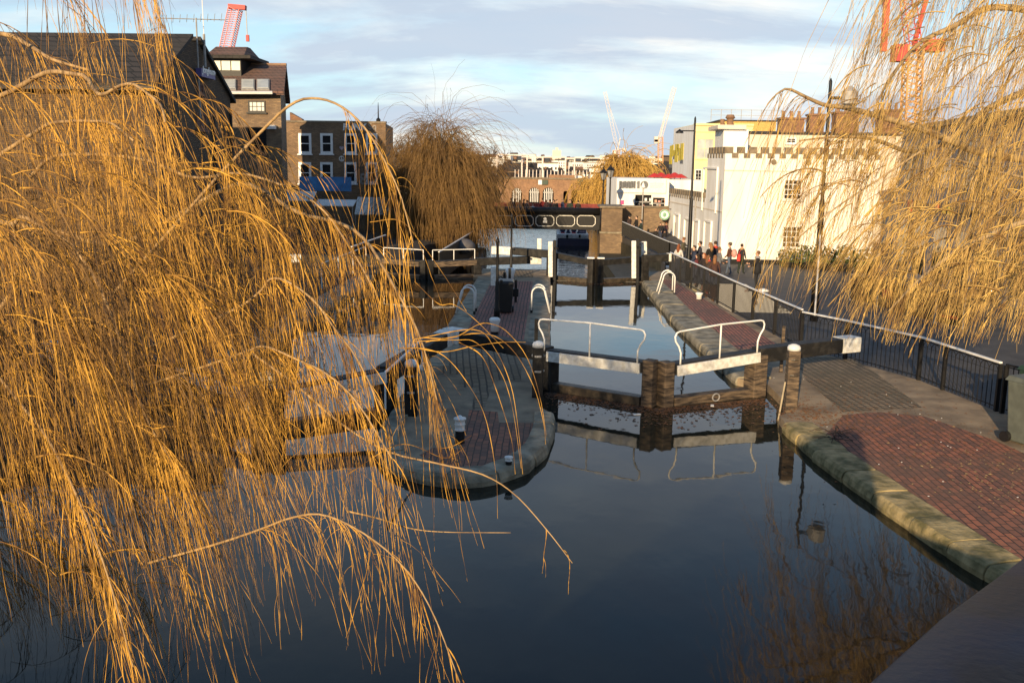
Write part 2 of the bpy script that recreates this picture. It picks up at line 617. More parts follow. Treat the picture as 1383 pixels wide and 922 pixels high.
ISL = [(0.12, 44.2), (-2.98, 44.2), (-2.98, 42.5), (-3.2, 42.2), (-3.2, 41.2), (-2.96, 40.9), (-2.95, 17), (-2.88, 16.0), (-2.6, 15.1), (-2.1, 14.5), (-1.4, 14.22), (-0.8, 14.4), (-0.3, 15.05), (0.0, 16.0), (0.13, 17.2), (0.13, 18.3), (-0.12, 18.8), (-0.12, 21.6), (0.1, 22.1)]
struct(MB().prism(ISL, -3, 0.5).build('lock_island', M['slab']))
struct(MB().prism([(-120, -40), (-8.5, -40), (-8.5, 8), (-8.3, 14), (-7.9, 18.2), (-7.4, 19.2), (-7.4, 44.3), (-7.6, 60), (-6.5, 74), (-6.6, 90), (-9.5, 130), (-200, 130), (-200, 20)],
               -4, [0.49] * 7 + [0.2, -.6, -.6, 0, 0, 0]).build('left_ground', M['dirt']))
struct(MB().prism([(5.0, 79.62), (120, 79.62), (200, 130), (6.5, 130)], -4, 0.3).build('street_ground', M['asphalt']))
# far land: falls away beyond the street, then rises to a line of hills
xs = [-3500, -1500, -600, -250, -120, -60, -20, 0, 20, 60, 120, 250, 600, 1500, 3500]
ys = [130.1, 160, 200, 260, 340, 450, 600, 800, 1000, 1300, 1700, 2200, 3000, 7000]
hh = [-1.2, -4, -7, -8, -8, -8, -8, -7, -5, 0, 9, 18, 24, 20]
vs = [(x, y, h + (rng.uniform(-2, 5) if y > 1200 else 0)) for y, h in zip(ys, hh) for x in xs]
nx = len(xs)
fs = [(i * nx + k, i * nx + k + 1, (i + 1) * nx + k + 1, (i + 1) * nx + k) for i in range(len(ys) - 1) for k in range(nx - 1)]
FARM = mat('far_land', (0.12, 0.11, 0.07), 0.95, (0.07, 0.06, 0.045), 0.02, lo=0.4, hi=0.6)
struct(MB().add(vs, fs).build('distant_ground', FARM))


# paving laid on the slabs, each sheet 4 mm above the one below
def sheet(name, poly, z, m):
    return struct(MB().add([(x, y, z) for x, y in poly], [tuple(range(len(poly)))]).build(name, m))


def traced(name, px, z, m, extra=()):
    sheet(name, [(at(x, y, z).x, at(x, y, z).y) for x, y in px] + list(extra), z, m)


traced('brick_paving', [(1112, 590), (1139, 560), (1188, 556), (1249, 562), (1343, 594), (1420, 628), (1560, 700), (1900, 1100), (1560, 930), (1383, 768)][::-1], 0.504, M['pavers'], [(x + .50, y) for x, y in KERB[::-1] if 9 < y < 17])
traced('sett_paving', [(1073, 482), (1088, 512), (1138, 556), (1190, 553), (1246, 550), (1182, 503), (1150, 482)], 0.504, M['setts'])
traced('slab_band', [(1246, 552), (1300, 575), (1383, 608), (1383, 600), (1310, 560), (1262, 540)], 0.503, M['slab'])
sheet('brick_path', [(5.1, 25.4), (6.35, 25.9), (6.0, 32), (5.45, 38.5), (5.25, 41), (4.8, 41), (4.85, 33)], 0.504, M['pavers_island'])
sheet('island_brick', [(-0.62, 25.2), (-0.6, 39.6), (-2.3, 39.6), (-2.3, 25.0)], 0.504, M['pavers_island'])
traced('island_tip_brick', [(634, 553), (622, 606), (585, 604), (566, 614), (600, 630), (660, 635), (692, 626), (710, 611), (722, 590), (724, 571), (674, 570), (672, 556)], 0.504, M['pavers'])
sheet('island_setts', [(-0.55, 21.1), (-0.62, 24.9), (-2.5, 24.7), (-2.5, 21.6), (-1.9, 21.6), (-1.9, 20.3), (-1.5, 20.3), (-1.45, 18.45), (-1.2, 18.45), (-1.15, 21.1)], 0.504, M['setts'])
sheet('far_island_brick', [(-0.62, 40.9), (-0.65, 43.6), (-2.3, 43.6), (-2.3, 40.9)], 0.504, M['setts'])


# kerbs: each stone of a run is a block in the one coping, rounded and slightly out of line
def coping(name, label, pts, width, m, z=0.5, out=0.06, rise=0.05, bl=1.15, drop=0.22, side=1, seed=1):
    q = random.Random(seed)
    mb = MB()
    P = [Vector((x, y, 0)) for x, y in pts]
    cum = [0]
    for a, b_ in zip(P, P[1:]):
        cum.append(cum[-1] + (b_ - a).length)

    def pos(s_):
        s_ = max(0, min(cum[-1] - 1e-4, s_))
        for i in range(len(P) - 1):
            if s_ <= cum[i + 1]:
                t = (s_ - cum[i]) / (cum[i + 1] - cum[i])
                d = (P[i + 1] - P[i]).normalized()
                return P[i].lerp(P[i + 1], t), d
    s_ = 0
    while s_ < cum[-1] - 0.1:
        L = min(bl * q.uniform(0.75, 1.3), cum[-1] - s_)
        k = max(2, int(L / 0.28))
        dz, do = q.uniform(-0.012, 0.014), q.uniform(-0.02, 0.02)
        prof = [(-out + do, -drop), (-out - 0.02 + do, -drop * 0.45), (-out + 0.01 + do, rise - 0.055), (-out + 0.06 + do, rise - 0.008), (width * 0.5, rise + 0.004), (width + do, rise), (width + do, -0.06)]
        rings = []
        for j in range(k + 1):
            p, d = pos(s_ + 0.012 + (L - 0.024) * j / k)
            nrm = Vector((-d.y, d.x, 0)) * side
            jit = q.uniform(-0.008, 0.008)
            e = 0.0 if 0 < j < k else 0.012
            rings.append([(p.x + nrm.x * (o + jit + (e if o < 0.1 else 0)), p.y + nrm.y * (o + jit + (e if o < 0.1 else 0)), z + h + dz + q.uniform(-0.004, 0.004) - (e if h > 0 else 0)) for o, h in prof])
        m_ = len(prof)
        vs_ = [v for r_ in rings for v in r_]
        fs_ = [(j * m_ + i, j * m_ + i + 1, (j + 1) * m_ + i + 1, (j + 1) * m_ + i) if side > 0 else ((j + 1) * m_ + i, (j + 1) * m_ + i + 1, j * m_ + i + 1, j * m_ + i) for j in range(k) for i in range(m_ - 1)]
        fs_ += [tuple(range(m_)), tuple(range(k * m_, (k + 1) * m_))[::-1]]
        mb.add(vs_, fs_)
        s_ += L
    return tag(mb.build(name, m, smooth=False), label, 'kerb')


coping('stone_kerb', 'rounded mossy yellow stone kerb curving along the sunlit right towpath', KERB[::-1], 0.50, M['moss_stone'], side=1, bl=0.95, seed=3)
wallrun('brown weed-stained canal wall below the mossy kerb of the right towpath', [(x - .015, y) for x, y in KERB], 0.04, -1.5, 0.25, M['moss_stone']) if False else None
coping('stone_kerb', 'long grey stone coping along the right side of the open lock chamber', RW[4:7], 0.75, M['stone'], side=-1, seed=5)
coping('stone_kerb', 'worn stone kerb wrapping round the blunt tip of the lock island', [(-2.95, 19.5), (-2.95, 17), (-2.88, 16.0), (-2.6, 15.1), (-2.1, 14.5), (-1.4, 14.22), (-0.8, 14.4), (-0.3, 15.05), (0.0, 16.0), (0.13, 17.2), (0.13, 18.3)], 0.33, M['stone'], side=1, bl=0.9, seed=8)
coping('stone_kerb', 'pale stone coping on the right edge of the island beside the open chamber', [(0.1, 22.1), (0.11, 40.0)], 0.62, M['stone'], side=1, bl=1.4, seed=9, out=0.0, rise=0.008)
coping('stone_kerb', 'pale stone coping on the left edge of the island beside the left lock', [(-2.95, 39.8), (-2.95, 22.5)], 0.62, M['stone'], side=1, bl=1.4, seed=10, out=0.0, rise=0.008)
coping('stone_kerb', 'grey stone coping along the far left bank of the left lock', [(-7.4, 40.5), (-7.4, 20)], 0.7, M['stone'], side=-1, bl=1.4, seed=11)


# canal walls, 20 mm proud of the earth behind them
def wallrun(label, pts, t, z0, z1, m, name='canal_wall'):
    mb = MB()
    for (x0, y0), (x1, y1) in zip(pts, pts[1:]):
        mb.beam((x0, y0, (z0 + z1) / 2), (x1, y1, (z0 + z1) / 2), t, z1 - z0)
    return tag(mb.build(name, m), label, 'wall')


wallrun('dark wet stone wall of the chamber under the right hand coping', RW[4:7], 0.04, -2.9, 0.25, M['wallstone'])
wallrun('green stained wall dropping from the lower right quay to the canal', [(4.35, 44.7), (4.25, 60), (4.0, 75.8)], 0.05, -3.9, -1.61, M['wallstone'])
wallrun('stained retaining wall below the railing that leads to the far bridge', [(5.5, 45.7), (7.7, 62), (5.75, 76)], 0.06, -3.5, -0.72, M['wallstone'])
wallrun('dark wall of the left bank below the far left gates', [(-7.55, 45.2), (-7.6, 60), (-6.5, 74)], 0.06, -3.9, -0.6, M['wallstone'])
wallrun('cill wall holding back the water under the far right gates', [(0.16, 41.6), (4.36, 41.6)], 0.5, -3.9, 0.36, M['wet_wood'], 'lock_cill')
wallrun('cill wall holding back the water under the far left gates', [(-7.36, 41.6), (-3.02, 41.6)], 0.5, -3.9, 0.36, M['wet_wood'], 'lock_cill')


# ================================================================== LOCK GATES
def gate(label, heel, mitre, tail, tz, hz0, m_rail, m_post, m_lower, whiteend=0.55, rail=None, mitre_cap=True, cap=False, top_h=0.24, heel_m=None):
    """one leaf: heel post, mitre post, top beam that runs back as the balance beam, lower rail, boards under water, handrail"""
    r = thing('lock_gate', label, 'lock gate', (heel[0], heel[1], 0.0))
    H3 = lambda p, z: Vector((p[0], p[1], z))
    h, mt, tl = Vector(heel), Vector(mitre), Vector(tail)
    d = (mt - h).normalized()
    beam_t = 0.30
    # top beam and balance beam, rising a little towards the tail
    mb = MB()
    mb.beam(H3(mt - d * 0.1, hz0), H3(h, tz), beam_t, top_h)
    mb.build('top_beam', M['black_wood'], r, bevel=0.015)
    e = (tl - h).normalized()
    k = tl - e * whiteend
    zt = tz + 0.05
    MB().beam(H3(h + d * 0.02, tz), H3(k, zt), 0.34, 0.32).build('balance_beam', M['black_wood'], r, bevel=0.02)
    MB().beam(H3(k, zt), H3(tl, zt), 0.37, 0.35).build('beam_end', M['white'], r, bevel=0.02)
    nrm = Vector((d.y, -d.x))
    if nrm.y > 0:
        nrm = -nrm
    if m_rail is not None:       # painted fender board on the upstream face of the top beam
        a_, b_ = mt - d * 0.16 + nrm * 0.17, h + d * 0.05 + nrm * 0.17
        MB().beam(H3(a_, hz0 - 0.02), H3(b_, tz - 0.02), 0.05, top_h - 0.02).build('fender_board', m_rail, r, bevel=0.006)
    MB().beam(H3(mt, -2.2), H3(mt, hz0 + 0.16), 0.25, 0.28, Vector((nrm.x, nrm.y, 0))).build('mitre_post', m_post, r, bevel=0.02)
    MB().beam(H3(h, -2.2), H3(h, tz + 0.02), 0.36, 0.36, Vector((nrm.x, nrm.y, 0))).build('heel_post', heel_m or m_post, r, bevel=0.02)
    for z_, hh_ in ((WZ + 0.06, 0.24),):
        MB().beam(H3(mt - d * 0.16, z_), H3(h + d * 0.17, z_), 0.26, hh_).build('lower_rail', m_lower, r, bevel=0.015)
    MB().beam(H3(mt - d * 0.16, -1.1), H3(h + d * 0.17, -1.1), 0.1, 2.0).build('planking', m_lower, r)
    if cap:
        MB().box((mt.x - d.x * .05, mt.y, hz0 + 0.19), (0.3, 0.26, 0.05)).build('step_cap', M['clean_white'], r)
    if rail:
        s0, s1, hgt, curl = rail       # distances from the mitre along the leaf
        lo_ = hz0 + 0.1
        p = lambda s_, z_, o=0.0: H3(mt - d * s_ + nrm * (0.17 + o), z_ + (tz - hz0) * s_ / (mt - h).length)
        c = curl
        pts = [p(s0, lo_), p(s0, lo_ + hgt * .35), p(s0 - c * .35, lo_ + hgt * .55), p(s0 - c * .9, lo_ + hgt * .72), p(s0 - c, lo_ + hgt * .86), p(s0 - c * .75, lo_ + hgt * .97), p(s0 - c * .3, lo_ + hgt),
               p((s0 + s1) / 2, lo_ + hgt + 0.03), p(s1 + c * .3, lo_ + hgt), p(s1 + c * .75, lo_ + hgt * .97), p(s1 + c, lo_ + hgt * .86), p(s1 + c * .9, lo_ + hgt * .72), p(s1 + c * .35, lo_ + hgt * .55), p(s1, lo_ + hgt * .35), p(s1, lo_)]
        mb = MB().tube(pts, 0.02, 8)
        mb.tube([p((s0 + s1) / 2, lo_), p((s0 + s1) / 2, lo_ + hgt + 0.02)], 0.02, 8)
        mb.build('handrail', M['clean_white'], r, smooth=True)
    return r


tA = atY(604, 452, 23.0)
tB = atY(1156, 456, 22.3)
gate('near left leaf of the right lock, oak posts, stained white board and bent handrail', (0.06, 21.05), (2.18, 19.75), (tA.x, tA.y), 1.13, 1.15, M['white'], M['wood'], M['wet_wood'], rail=(0.22, 2.5, 0.7, 0.16), heel_m=M['black_wood'])
gate('near right leaf of the right lock, its beam ending white over the right towpath', (4.62, 20.9), (2.52, 19.75), (tB.x, tB.y), 1.24, 1.12, M['white'], M['wood'], M['wood'], rail=(0.22, 2.25, 0.7, 0.16))
tA = atY(666, 339, 43.0)
tB = atY(905, 351, 42.2)
gate('far left leaf of the right lock, black beams with a long white beam end', (0.18, 41.9), (1.86, 40.9), (tA.x, tA.y), 1.42, 1.2, None, M['black_wood'], M['wet_wood'], whiteend=1.0, cap=True)
gate('far right leaf of the right lock, black beam reaching to the railing corner', (4.15, 41.9), (2.2, 40.9), (tB.x, tB.y), 1.3, 1.2, None, M['black_wood'], M['wet_wood'], whiteend=0.12, cap=True)
tA = atY(730, 352, 42.6)
gate('far right leaf of the left lock, brown planked gate with white square rail', (-3.1, 41.8), (-5.05, 41.0), (tA.x, tA.y), 1.05, 1.0, M['wood'], M['black_wood'], M['wood'], whiteend=0.5)
gate('far left leaf of the left lock, brown planked gate half behind hanging twigs', (-7.2, 41.8), (-5.3, 41.0), (-11.2, 41.4), 1.05, 1.0, M['wood'], M['black_wood'], M['wood'], whiteend=0.5)
gate('near right leaf of the left lock, dark beam ending in white behind the willow twigs', (-3.15, 18.4), (-5.0, 17.2), (-2.35, 22.4), 1.18, 1.0, M['white'], M['black_wood'], M['wet_wood'], whiteend=0.5)
gate('near left leaf of the left lock, mostly hidden by the willow curtain', (-7.2, 18.4), (-5.3, 17.2), (-10.8, 20.0), 1.18, 1.0, M['white'], M['black_wood'], M['wet_wood'], whiteend=0.5)

# square white rails over the far left gates
def square_rail(label, a, b_, z0, z1, posts=3):
    mb = MB()
    a, b_ = Vector(a), Vector(b_)
    mb.beam((a.x, a.y, z1), (b_.x, b_.y, z1), 0.03, 0.032)
    for i in range(posts):
        p = a.lerp(b_, i / (posts - 1))
        mb.beam((p.x, p.y, z0), (p.x, p.y, z1), 0.028, 0.028)
    return tag(mb.build('hand_rail', M['clean_white']), label, 'rail')


square_rail('thin white rail on the far left gates, right one of the pair', (-3.2, 41.95), (-4.95, 41.15), 1.1, 1.58)
square_rail('thin white rail on the far left gates, left one of the pair', (-5.35, 41.15), (-7.2, 41.95), 1.1, 1.58)
p1, p2 = at(520, 503, 1.75), at(570, 458, 1.75)
square_rail('slanting white rail behind the twigs by the near end of the left lock', (p1.x, p1.y), (p2.x, p2.y), 1.1, 1.75, 2)
p1, p2 = at(434, 356, 1.45), at(494, 333, 1.45)
square_rail('white rail on the far left bank seen through the golden twigs', (p1.x, p1.y), (p2.x, p2.y), 0.5, 1.45, 4)


# posts and bollards
def bollard(name, label, pos, r_, h, white=0.5, ribs=False, m_low=None):
    t = thing(name, label, 'bollard', pos)
    hb = h * (1 - white)
    MB().lathe(pos, [(r_ * 1.05, 0), (r_ * 1.05, hb * .15), (r_ * .95, hb * .2), (r_ * .95, hb)], 20).build('post', m_low or M['black'], t, smooth=False)
    if ribs:
        prof = [(r_, hb + .001), (r_ * 1.12, hb + h * .03), (r_, hb + h * .06), (r_, hb + h * .2), (r_ * 1.14, hb + h * .23), (r_, hb + h * .26), (r_, h * .84), (r_ * 1.28, h * .86), (r_ * 1.25, h * .9), (r_ * .5, h * .94), (r_ * .42, h * .97), (r_ * .1, h)]
    else:
        prof = [(r_, hb + .001), (r_ * 1.0, h * .6 if h * .6 > hb + .01 else hb + .01), (r_ * 1.35, h * .78), (r_ * 1.4, h * .9), (r_ * 1.0, h * .98), (r_ * .2, h)]
    MB().lathe(pos, prof, 20).build('cap', M['clean_white'], t, smooth=True)
    return t


bollard('mooring_bollard', 'tall black bollard with ribbed white top standing on the island tip', at(621, 598), 0.085, 0.5, 0.55, True)
bollard('mooring_bollard', 'small rusty bollard with white button cap on the island kerb', at(687, 631), 0.055, 0.2, 0.45, True)
bollard('mooring_bollard', 'white egg-topped bollard at the near end of the island brick path', at(668, 452), 0.115, 0.5, 0.8)
bollard('mooring_bollard', 'white headed bollard half hidden behind the black wheeled bin', at(689, 387), 0.14, 0.75, 0.8)
bollard('mooring_bollard', 'stubby white bollard alone on the right towpath bricks', at(944, 405), 0.1, 0.28, 0.9)
bollard('mooring_bollard', 'small white bollard by the far corner of the right railing', at(902, 367), 0.08, 0.28, 0.9)
bollard('mooring_bollard', 'small white bollard on the far left bank slab', at(496, 362), 0.11, 0.4, 0.85)


def quoin_post(label, base, z0, top, r_, mb_, chain=True):
    t = thing('gate_post', label, 'post', (base[0], base[1], z0))
    MB().beam((base[0], base[1], z0), (base[0], base[1], top - 0.1), r_ * 2, r_ * 2, Vector((0, 1, 0))).build('post', mb_, t, bevel=0.02)
    MB().lathe((base[0], base[1], top - 0.1), [(r_ * 1.08, 0), (r_ * 1.1, .06), (r_ * .9, .10), (r_ * .4, .125), (0.01, .13)], 20).build('cap', M['clean_white'], t, smooth=True)
    if chain:
        for zz in (top - 0.3, top - 0.62):
            MB().lathe((base[0], base[1], zz), [(r_ * 1.16, 0), (r_ * 1.2, .02), (r_ * 1.16, .04)], 12).build('iron_band', M['galv'] if mb_ is M['black'] else M['wet_wood'], t)
    return t


pA, pB = at(726, 540, 0.15), at(1062, 552, 0.2)
quoin_post('black round-capped post at the left end of the near gates', (-0.16, 19.6), -0.2, atY(724, 462, 19.6).z, 0.115, M['black'])
quoin_post('weathered timber post with white cap at the right end of the near gates', (4.98, 19.2), -0.2, atY(1064, 466, 19.2).z, 0.12, M['wood'])
quoin_post('white capped post behind the willow twigs at the left lock', (at(556, 560)[0], at(556, 560)[1]), 0.0, atY(556, 487, at(556, 560).y).z, 0.12, M['black'])
# paddle rods and slanting stake by the right post
mb = MB().tube([(4.62, 18.75, 0.1), (4.76, 18.85, 1.1)], 0.018, 8)
tag(mb.build('timber_stake', mat('bare_wood', (.4, .33, .22), .8)), 'thin pale slanting stake leaning on the weathered gate post', 'stake')
mb = MB().beam(at(1057, 470, .9), at(1058, 440, 1.3) * 1, 0.06, 0.06)
p = at(1056, 480, .9)
tag(MB().beam((p.x, p.y, 0.5), (p.x, p.y, 1.62), 0.07, 0.07, Vector((0, 1, 0))).build('timber_stake', M['wood']), 'short upright wooden rod rising behind the right balance beam', 'stake')
p = atY(724, 462, 21.6)
tag(MB().beam((p.x, 21.6, 0.5), (p.x, 21.6, atY(722, 430, 21.6).z), 0.08, 0.08, Vector((0, 1, 0))).build('paddle_rod', M['black']), 'thin black upright rod rising beside the left near gate', 'rod')


def paddle_post(label, px, ytop, ybot, Y, w_=0.2, lean=0.0, back=True):
    a, b_ = atY(px, ytop, Y), atY(px, ybot, Y)
    t = thing('paddle_post', label, 'post', (b_.x, Y, b_.z))
    MB().beam(b_, (a.x + lean, Y, a.z), w_, w_ * .7, Vector((0, 1, 0))).build('board', M['white'], t, bevel=0.03)
    if back:
        MB().beam((b_.x + w_ * .9, Y + .1, b_.z - .6), (a.x + w_ * .9 + lean, Y + .1, a.z + .05), w_ * .7, w_ * .7, Vector((0, 1, 0))).build('rack', M['black'], t, bevel=0.02)
        MB().lathe((a.x + w_ * 1.2 + lean, Y + .05, a.z - .35), [(.03, 0), (.09, .02), (.09, .1), (.03, .12)], 10).build('windlass_gear', M['black'], t)
    return t


paddle_post('white paddle board with black rack standing left in the far right lock', 743.5, 326, 374, 41.2)
paddle_post('short white paddle board on the left beam of the far right lock', 728.5, 322, 345, 42.6, back=False)
paddle_post('white cranked paddle board standing right in the far right lock', 856, 325, 376, 41.2)
paddle_post('thick grey white post joined by a bar to its neighbour at the far gates', 870, 326, 348, 42.4, w_=0.24, back=False)
a, b_ = atY(858, 328, 41.4), atY(870, 328, 42.4)
tag(MB().beam(a, b_, 0.05, 0.07).build('cross_bar', M['galv']), 'pale bar between the two white posts at the far right gates', 'bar')
paddle_post('white box-sided paddle post beside the island lamp column', 667, 360, 390, 38.0, w_=0.24, back=False)


# ladders: pairs of white hoops over the chamber edge
def ladder(label, pos, rz, w_=0.42, sz=1.0):
    t = thing('ladder_hoop', label, 'ladder', pos, rz)
    for s_ in (-w_ / 2, w_ / 2):
        pts = []
        for a_ in range(0, 11):
            th = math.pi * a_ / 10
            x = math.cos(th) * 0.19
            z = 0.55 + math.sin(th) * 0.2
            pts.append((x - 0.12 * (1 if a_ > 8 else 0) * 0, s_, z))
        pts = [(0.19, s_, 0.06)] + pts + [(-0.33, s_, 0.02)]
        pts = [Vector(q_) * sz for q_ in pts]
        MB().tube(pts, 0.026, 8).build('hoop', M['clean_white'], t, smooth=True, world=False)
        MB().lathe((0.19 * sz, s_ * sz, 0), [(.04, 0), (.04, .1)], 10).build('foot', M['black'], t, world=False)
    return t


p = at(905, 397)
ladder('pair of white ladder hoops on the right side of the chamber', (p.x - .1, p.y, 0.5), R(0), 0.55, 1.15)
p = at(724, 415)
ladder('pair of white ladder hoops on the island by the open chamber', (-0.28, p.y - 1.0, 0.5), R(180), 0.55, 1.15)
p = at(625, 420)
ladder('pair of white ladder hoops on the island by the left lock', (-2.55, p.y - .3, 0.5), R(0), 0.55, 1.15)

# island lamp column, second column, bin and paddle gear
def column(label, base, ztop, r0=0.06):
    t = thing('iron_column', label, 'column', base)
    x, y, z = base
    H = ztop - z
    MB().lathe(base, [(r0 * 1.7, 0), (r0 * 1.7, .3), (r0 * 1.2, .36), (r0 * 1.1, H * .45), (r0 * .8, H * .47), (r0 * .75, H * .93), (r0 * 1.1, H * .94), (r0 * .9, H * .96), (r0 * .2, H)], 14).build('shaft', M['black'], t, smooth=True)
    MB().ball((x + r0 * 2.4, y, z + H * .46), .055, 8).build('bracket', M['black'], t)
    return t


p = at(671, 430)
column('black iron column with pointed top in front of the wheeled bin', (p.x, p.y, 0.5), atY(672, 320, p.y).z, 0.055)
p = at(690, 378)
column('slim black column behind the wheeled bin near the far beams', (p.x, p.y, 0.5), atY(691, 288, p.y).z, 0.05)


def wheelie_bin(label, pos, rz, m, w_=0.52, d_=0.6, h=0.98):
    t = thing('wheeled_bin', label, 'bin', pos, rz)
    k = 0.8
    mb = MB().hexa([(-w_ / 2 * k, -d_ / 2 * k, .03), (w_ / 2 * k, -d_ / 2 * k, .03), (w_ / 2 * k, d_ / 2 * k, .03), (-w_ / 2 * k, d_ / 2 * k, .03)],
                   [(-w_ / 2, -d_ / 2, h), (w_ / 2, -d_ / 2, h), (w_ / 2, d_ / 2, h), (-w_ / 2, d_ / 2, h)])
    mb.build('tub', m, t, bevel=0.03, world=False)
    mb = MB().hexa([(-w_ / 2 - .03, -d_ / 2 - .03, h), (w_ / 2 + .03, -d_ / 2 - .03, h), (w_ / 2 + .03, d_ / 2 + .04, h), (-w_ / 2 - .03, d_ / 2 + .04, h)],
                   [(-w_ / 2 + .03, -d_ / 2 + .03, h + .06), (w_ / 2 - .03, -d_ / 2 + .03, h + .06), (w_ / 2 - .03, d_ / 2, h + .09), (-w_ / 2 + .03, d_ / 2, h + .09)])
    mb.build('lid', m, t, bevel=0.015, world=False)
    MB().tube([(-w_ * .3, d_ / 2 + .07, h + .02), (w_ * .3, d_ / 2 + .07, h + .02)], .018).build('handle', m, t, world=False)
    for s_ in (-1, 1):
        MB().tube([(s_ * w_ * .42, d_ / 2 * k, .1), (s_ * w_ * .54, d_ / 2 * k, .1)], .1, 14).build('wheel', M['plastic'], t, world=False)
    return t


p = at(682, 424)
wheelie_bin('black wheeled bin standing in the middle of the island path', (p.x, p.y + .3, 0.5), R(2), M['plastic'], 0.5, 0.55, 1.0)
wheelie_bin('grey wheeled bin cut by the right edge of the photo', (8.66, 16.9, 0.5), R(25), M['greyplastic'], 0.62, 0.7, 1.12)
wheelie_bin('dark green wheeled bin behind the grey one by the railing', (9.45, 18.15, 0.5), R(20), M['greenplastic'], 0.6, 0.7, 1.05)
t = thing('paddle_gear', 'black ground paddle gear with rods just behind the wheeled bin', 'lock gear', (-1.4, 33.4, 0.5))
mb = MB()
for dx, hh_ in ((-.28, .75), (-.1, 1.05), (.08, 1.2), (.3, .8)):
    mb.beam((-1.4 + dx, 33.4, .5), (-1.4 + dx, 33.4, .5 + hh_), .09, .09, Vector((0, 1, 0)))
mb.build('upright', M['black'], t)
MB().box((-1.4, 33.4, .85), (.8, .22, .28)).build('gear_box', M['black'], t, bevel=.02)
MB().tube([(-1.75, 33.3, 1.35), (-1.6, 33.3, 1.4), (-1.45, 33.3, 1.2)], .025).build('crank', M['black'], t)


# ================================================================== RAILINGS
def railing(label, pts, zf, h=1.0, cap_m=None, sp=0.115, hoops=False, solid=False, name='railing', bw_=.014):
    t = thing(name, label, 'railing', (pts[0][0], pts[0][1], zf(pts[0][1])))
    bars, hp, capb, low = MB(), MB(), MB(), MB()
    for i, ((x0, y0), (x1, y1)) in enumerate(zip(pts, pts[1:])):
        a, b2 = Vector((x0, y0, zf(y0))), Vector((x1, y1, zf(y1)))
        L = (b2 - a).length
        n_ = max(2, int(L / sp))
        capb.beam(a + Vector((0, 0, h)), b2 + Vector((0, 0, h)), 0.07, 0.04)
        low.beam(a + Vector((0, 0, .1)), b2 + Vector((0, 0, .1)), 0.035, 0.02)
        low.beam(a + Vector((0, 0, h - .05)), b2 + Vector((0, 0, h - .05)), 0.035, 0.02)
        if hoops:
            low.beam(a + Vector((0, 0, h - .2)), b2 + Vector((0, 0, h - .2)), 0.01, 0.008)
        for k in range(n_):
            p_ = a.lerp(b2, (k + .5) / n_)
            if hoops:
                if k % 2 == 0 and k + 2 < n_:
                    q_ = a.lerp(b2, (k + 2.5) / n_)
                    arc = [p_.lerp(q_, .5 - .5 * math.cos(math.pi * j / 8)) + Vector((0, 0, h - .2 + .14 * math.sin(math.pi * j / 8))) for j in range(9)]
                    hp.tube(arc, .008, 5)
                if k % 2 == 1:
                    bars.beam(p_ + Vector((0, 0, .02)), p_ + Vector((0, 0, h - .06 - .0)), .014, .014)
                    continue
            bars.beam(p_ + Vector((0, 0, .02)), p_ + Vector((0, 0, h - .2 if hoops else h - .02)), bw_, bw_)
    bars.build('bars', M['black'], t)
    low.build('rail', M['black'], t)
    if hoops:
        hp.build('hoops', M['black'], t)
    capb.build('top_rail', cap_m or M['clean_white'], t, bevel=0.008)
    for i, (x, y) in enumerate(pts):
        MB().beam((x, y, zf(y) - .1), (x, y, zf(y) + h - .022), .075, .075, Vector((0, 1, 0))).build('post', M['black'], t)
    return t


def subdiv(pts, L):
    o = [pts[0]]
    for a, b2 in zip(pts, pts[1:]):
        d = math.dist(a, b2)
        n_ = max(1, round(d / L))
        o += [(a[0] + (b2[0] - a[0]) * k / n_, a[1] + (b2[1] - a[1]) * k / n_) for k in range(1, n_ + 1)]
    return o


z5 = lambda Y: 0.5
railing('black hooped railing with white top rail curving round the near right towpath', [(6.83, 25.7), (7.6, 24.3), (8.61, 22.06), (8.78, 21.1), (9.12, 19.26)], z5, 1.0, hoops=True, sp=.14)
railing('dark railing without white top behind the bins at the right edge', [(9.16, 19.1), (9.9, 17.4), (11.5, 14.8)], z5, 1.0, cap_m=M['black'])
railing('long dense black railing with white top rail climbing towards the far gates', subdiv([(5.35, 42.3), (6.2, 32.0), (6.83, 25.77)], 2.2), z5, 1.05, sp=.11, bw_=.016)
zr = lambda Y: float(np.interp(Y, [44, 47, 62, 74], [-.1, -.25, -.5, 0.02]))
railing('far black railing with white top descending from the bridge pier', subdiv([(5.62, 74), (7.7, 61.5)], 2.6), zr, 1.0, sp=.12, bw_=.045)
railing('short level railing joining the lamp post by the pale building', [(7.7, 61.5), (8.3, 57.5)], lambda Y: -.48, 1.0, sp=.13)
p1 = at(885, 430, 0.5)
railing('plain grey post fence on the landing beside the far beams', [(5.5, 44.6), (5.8, 47.5), (6.6, 53)], lambda Y: float(np.interp(Y, [44, 47, 53], [0, -.3, -.6])), 0.95, cap_m=M['black'], sp=.13)
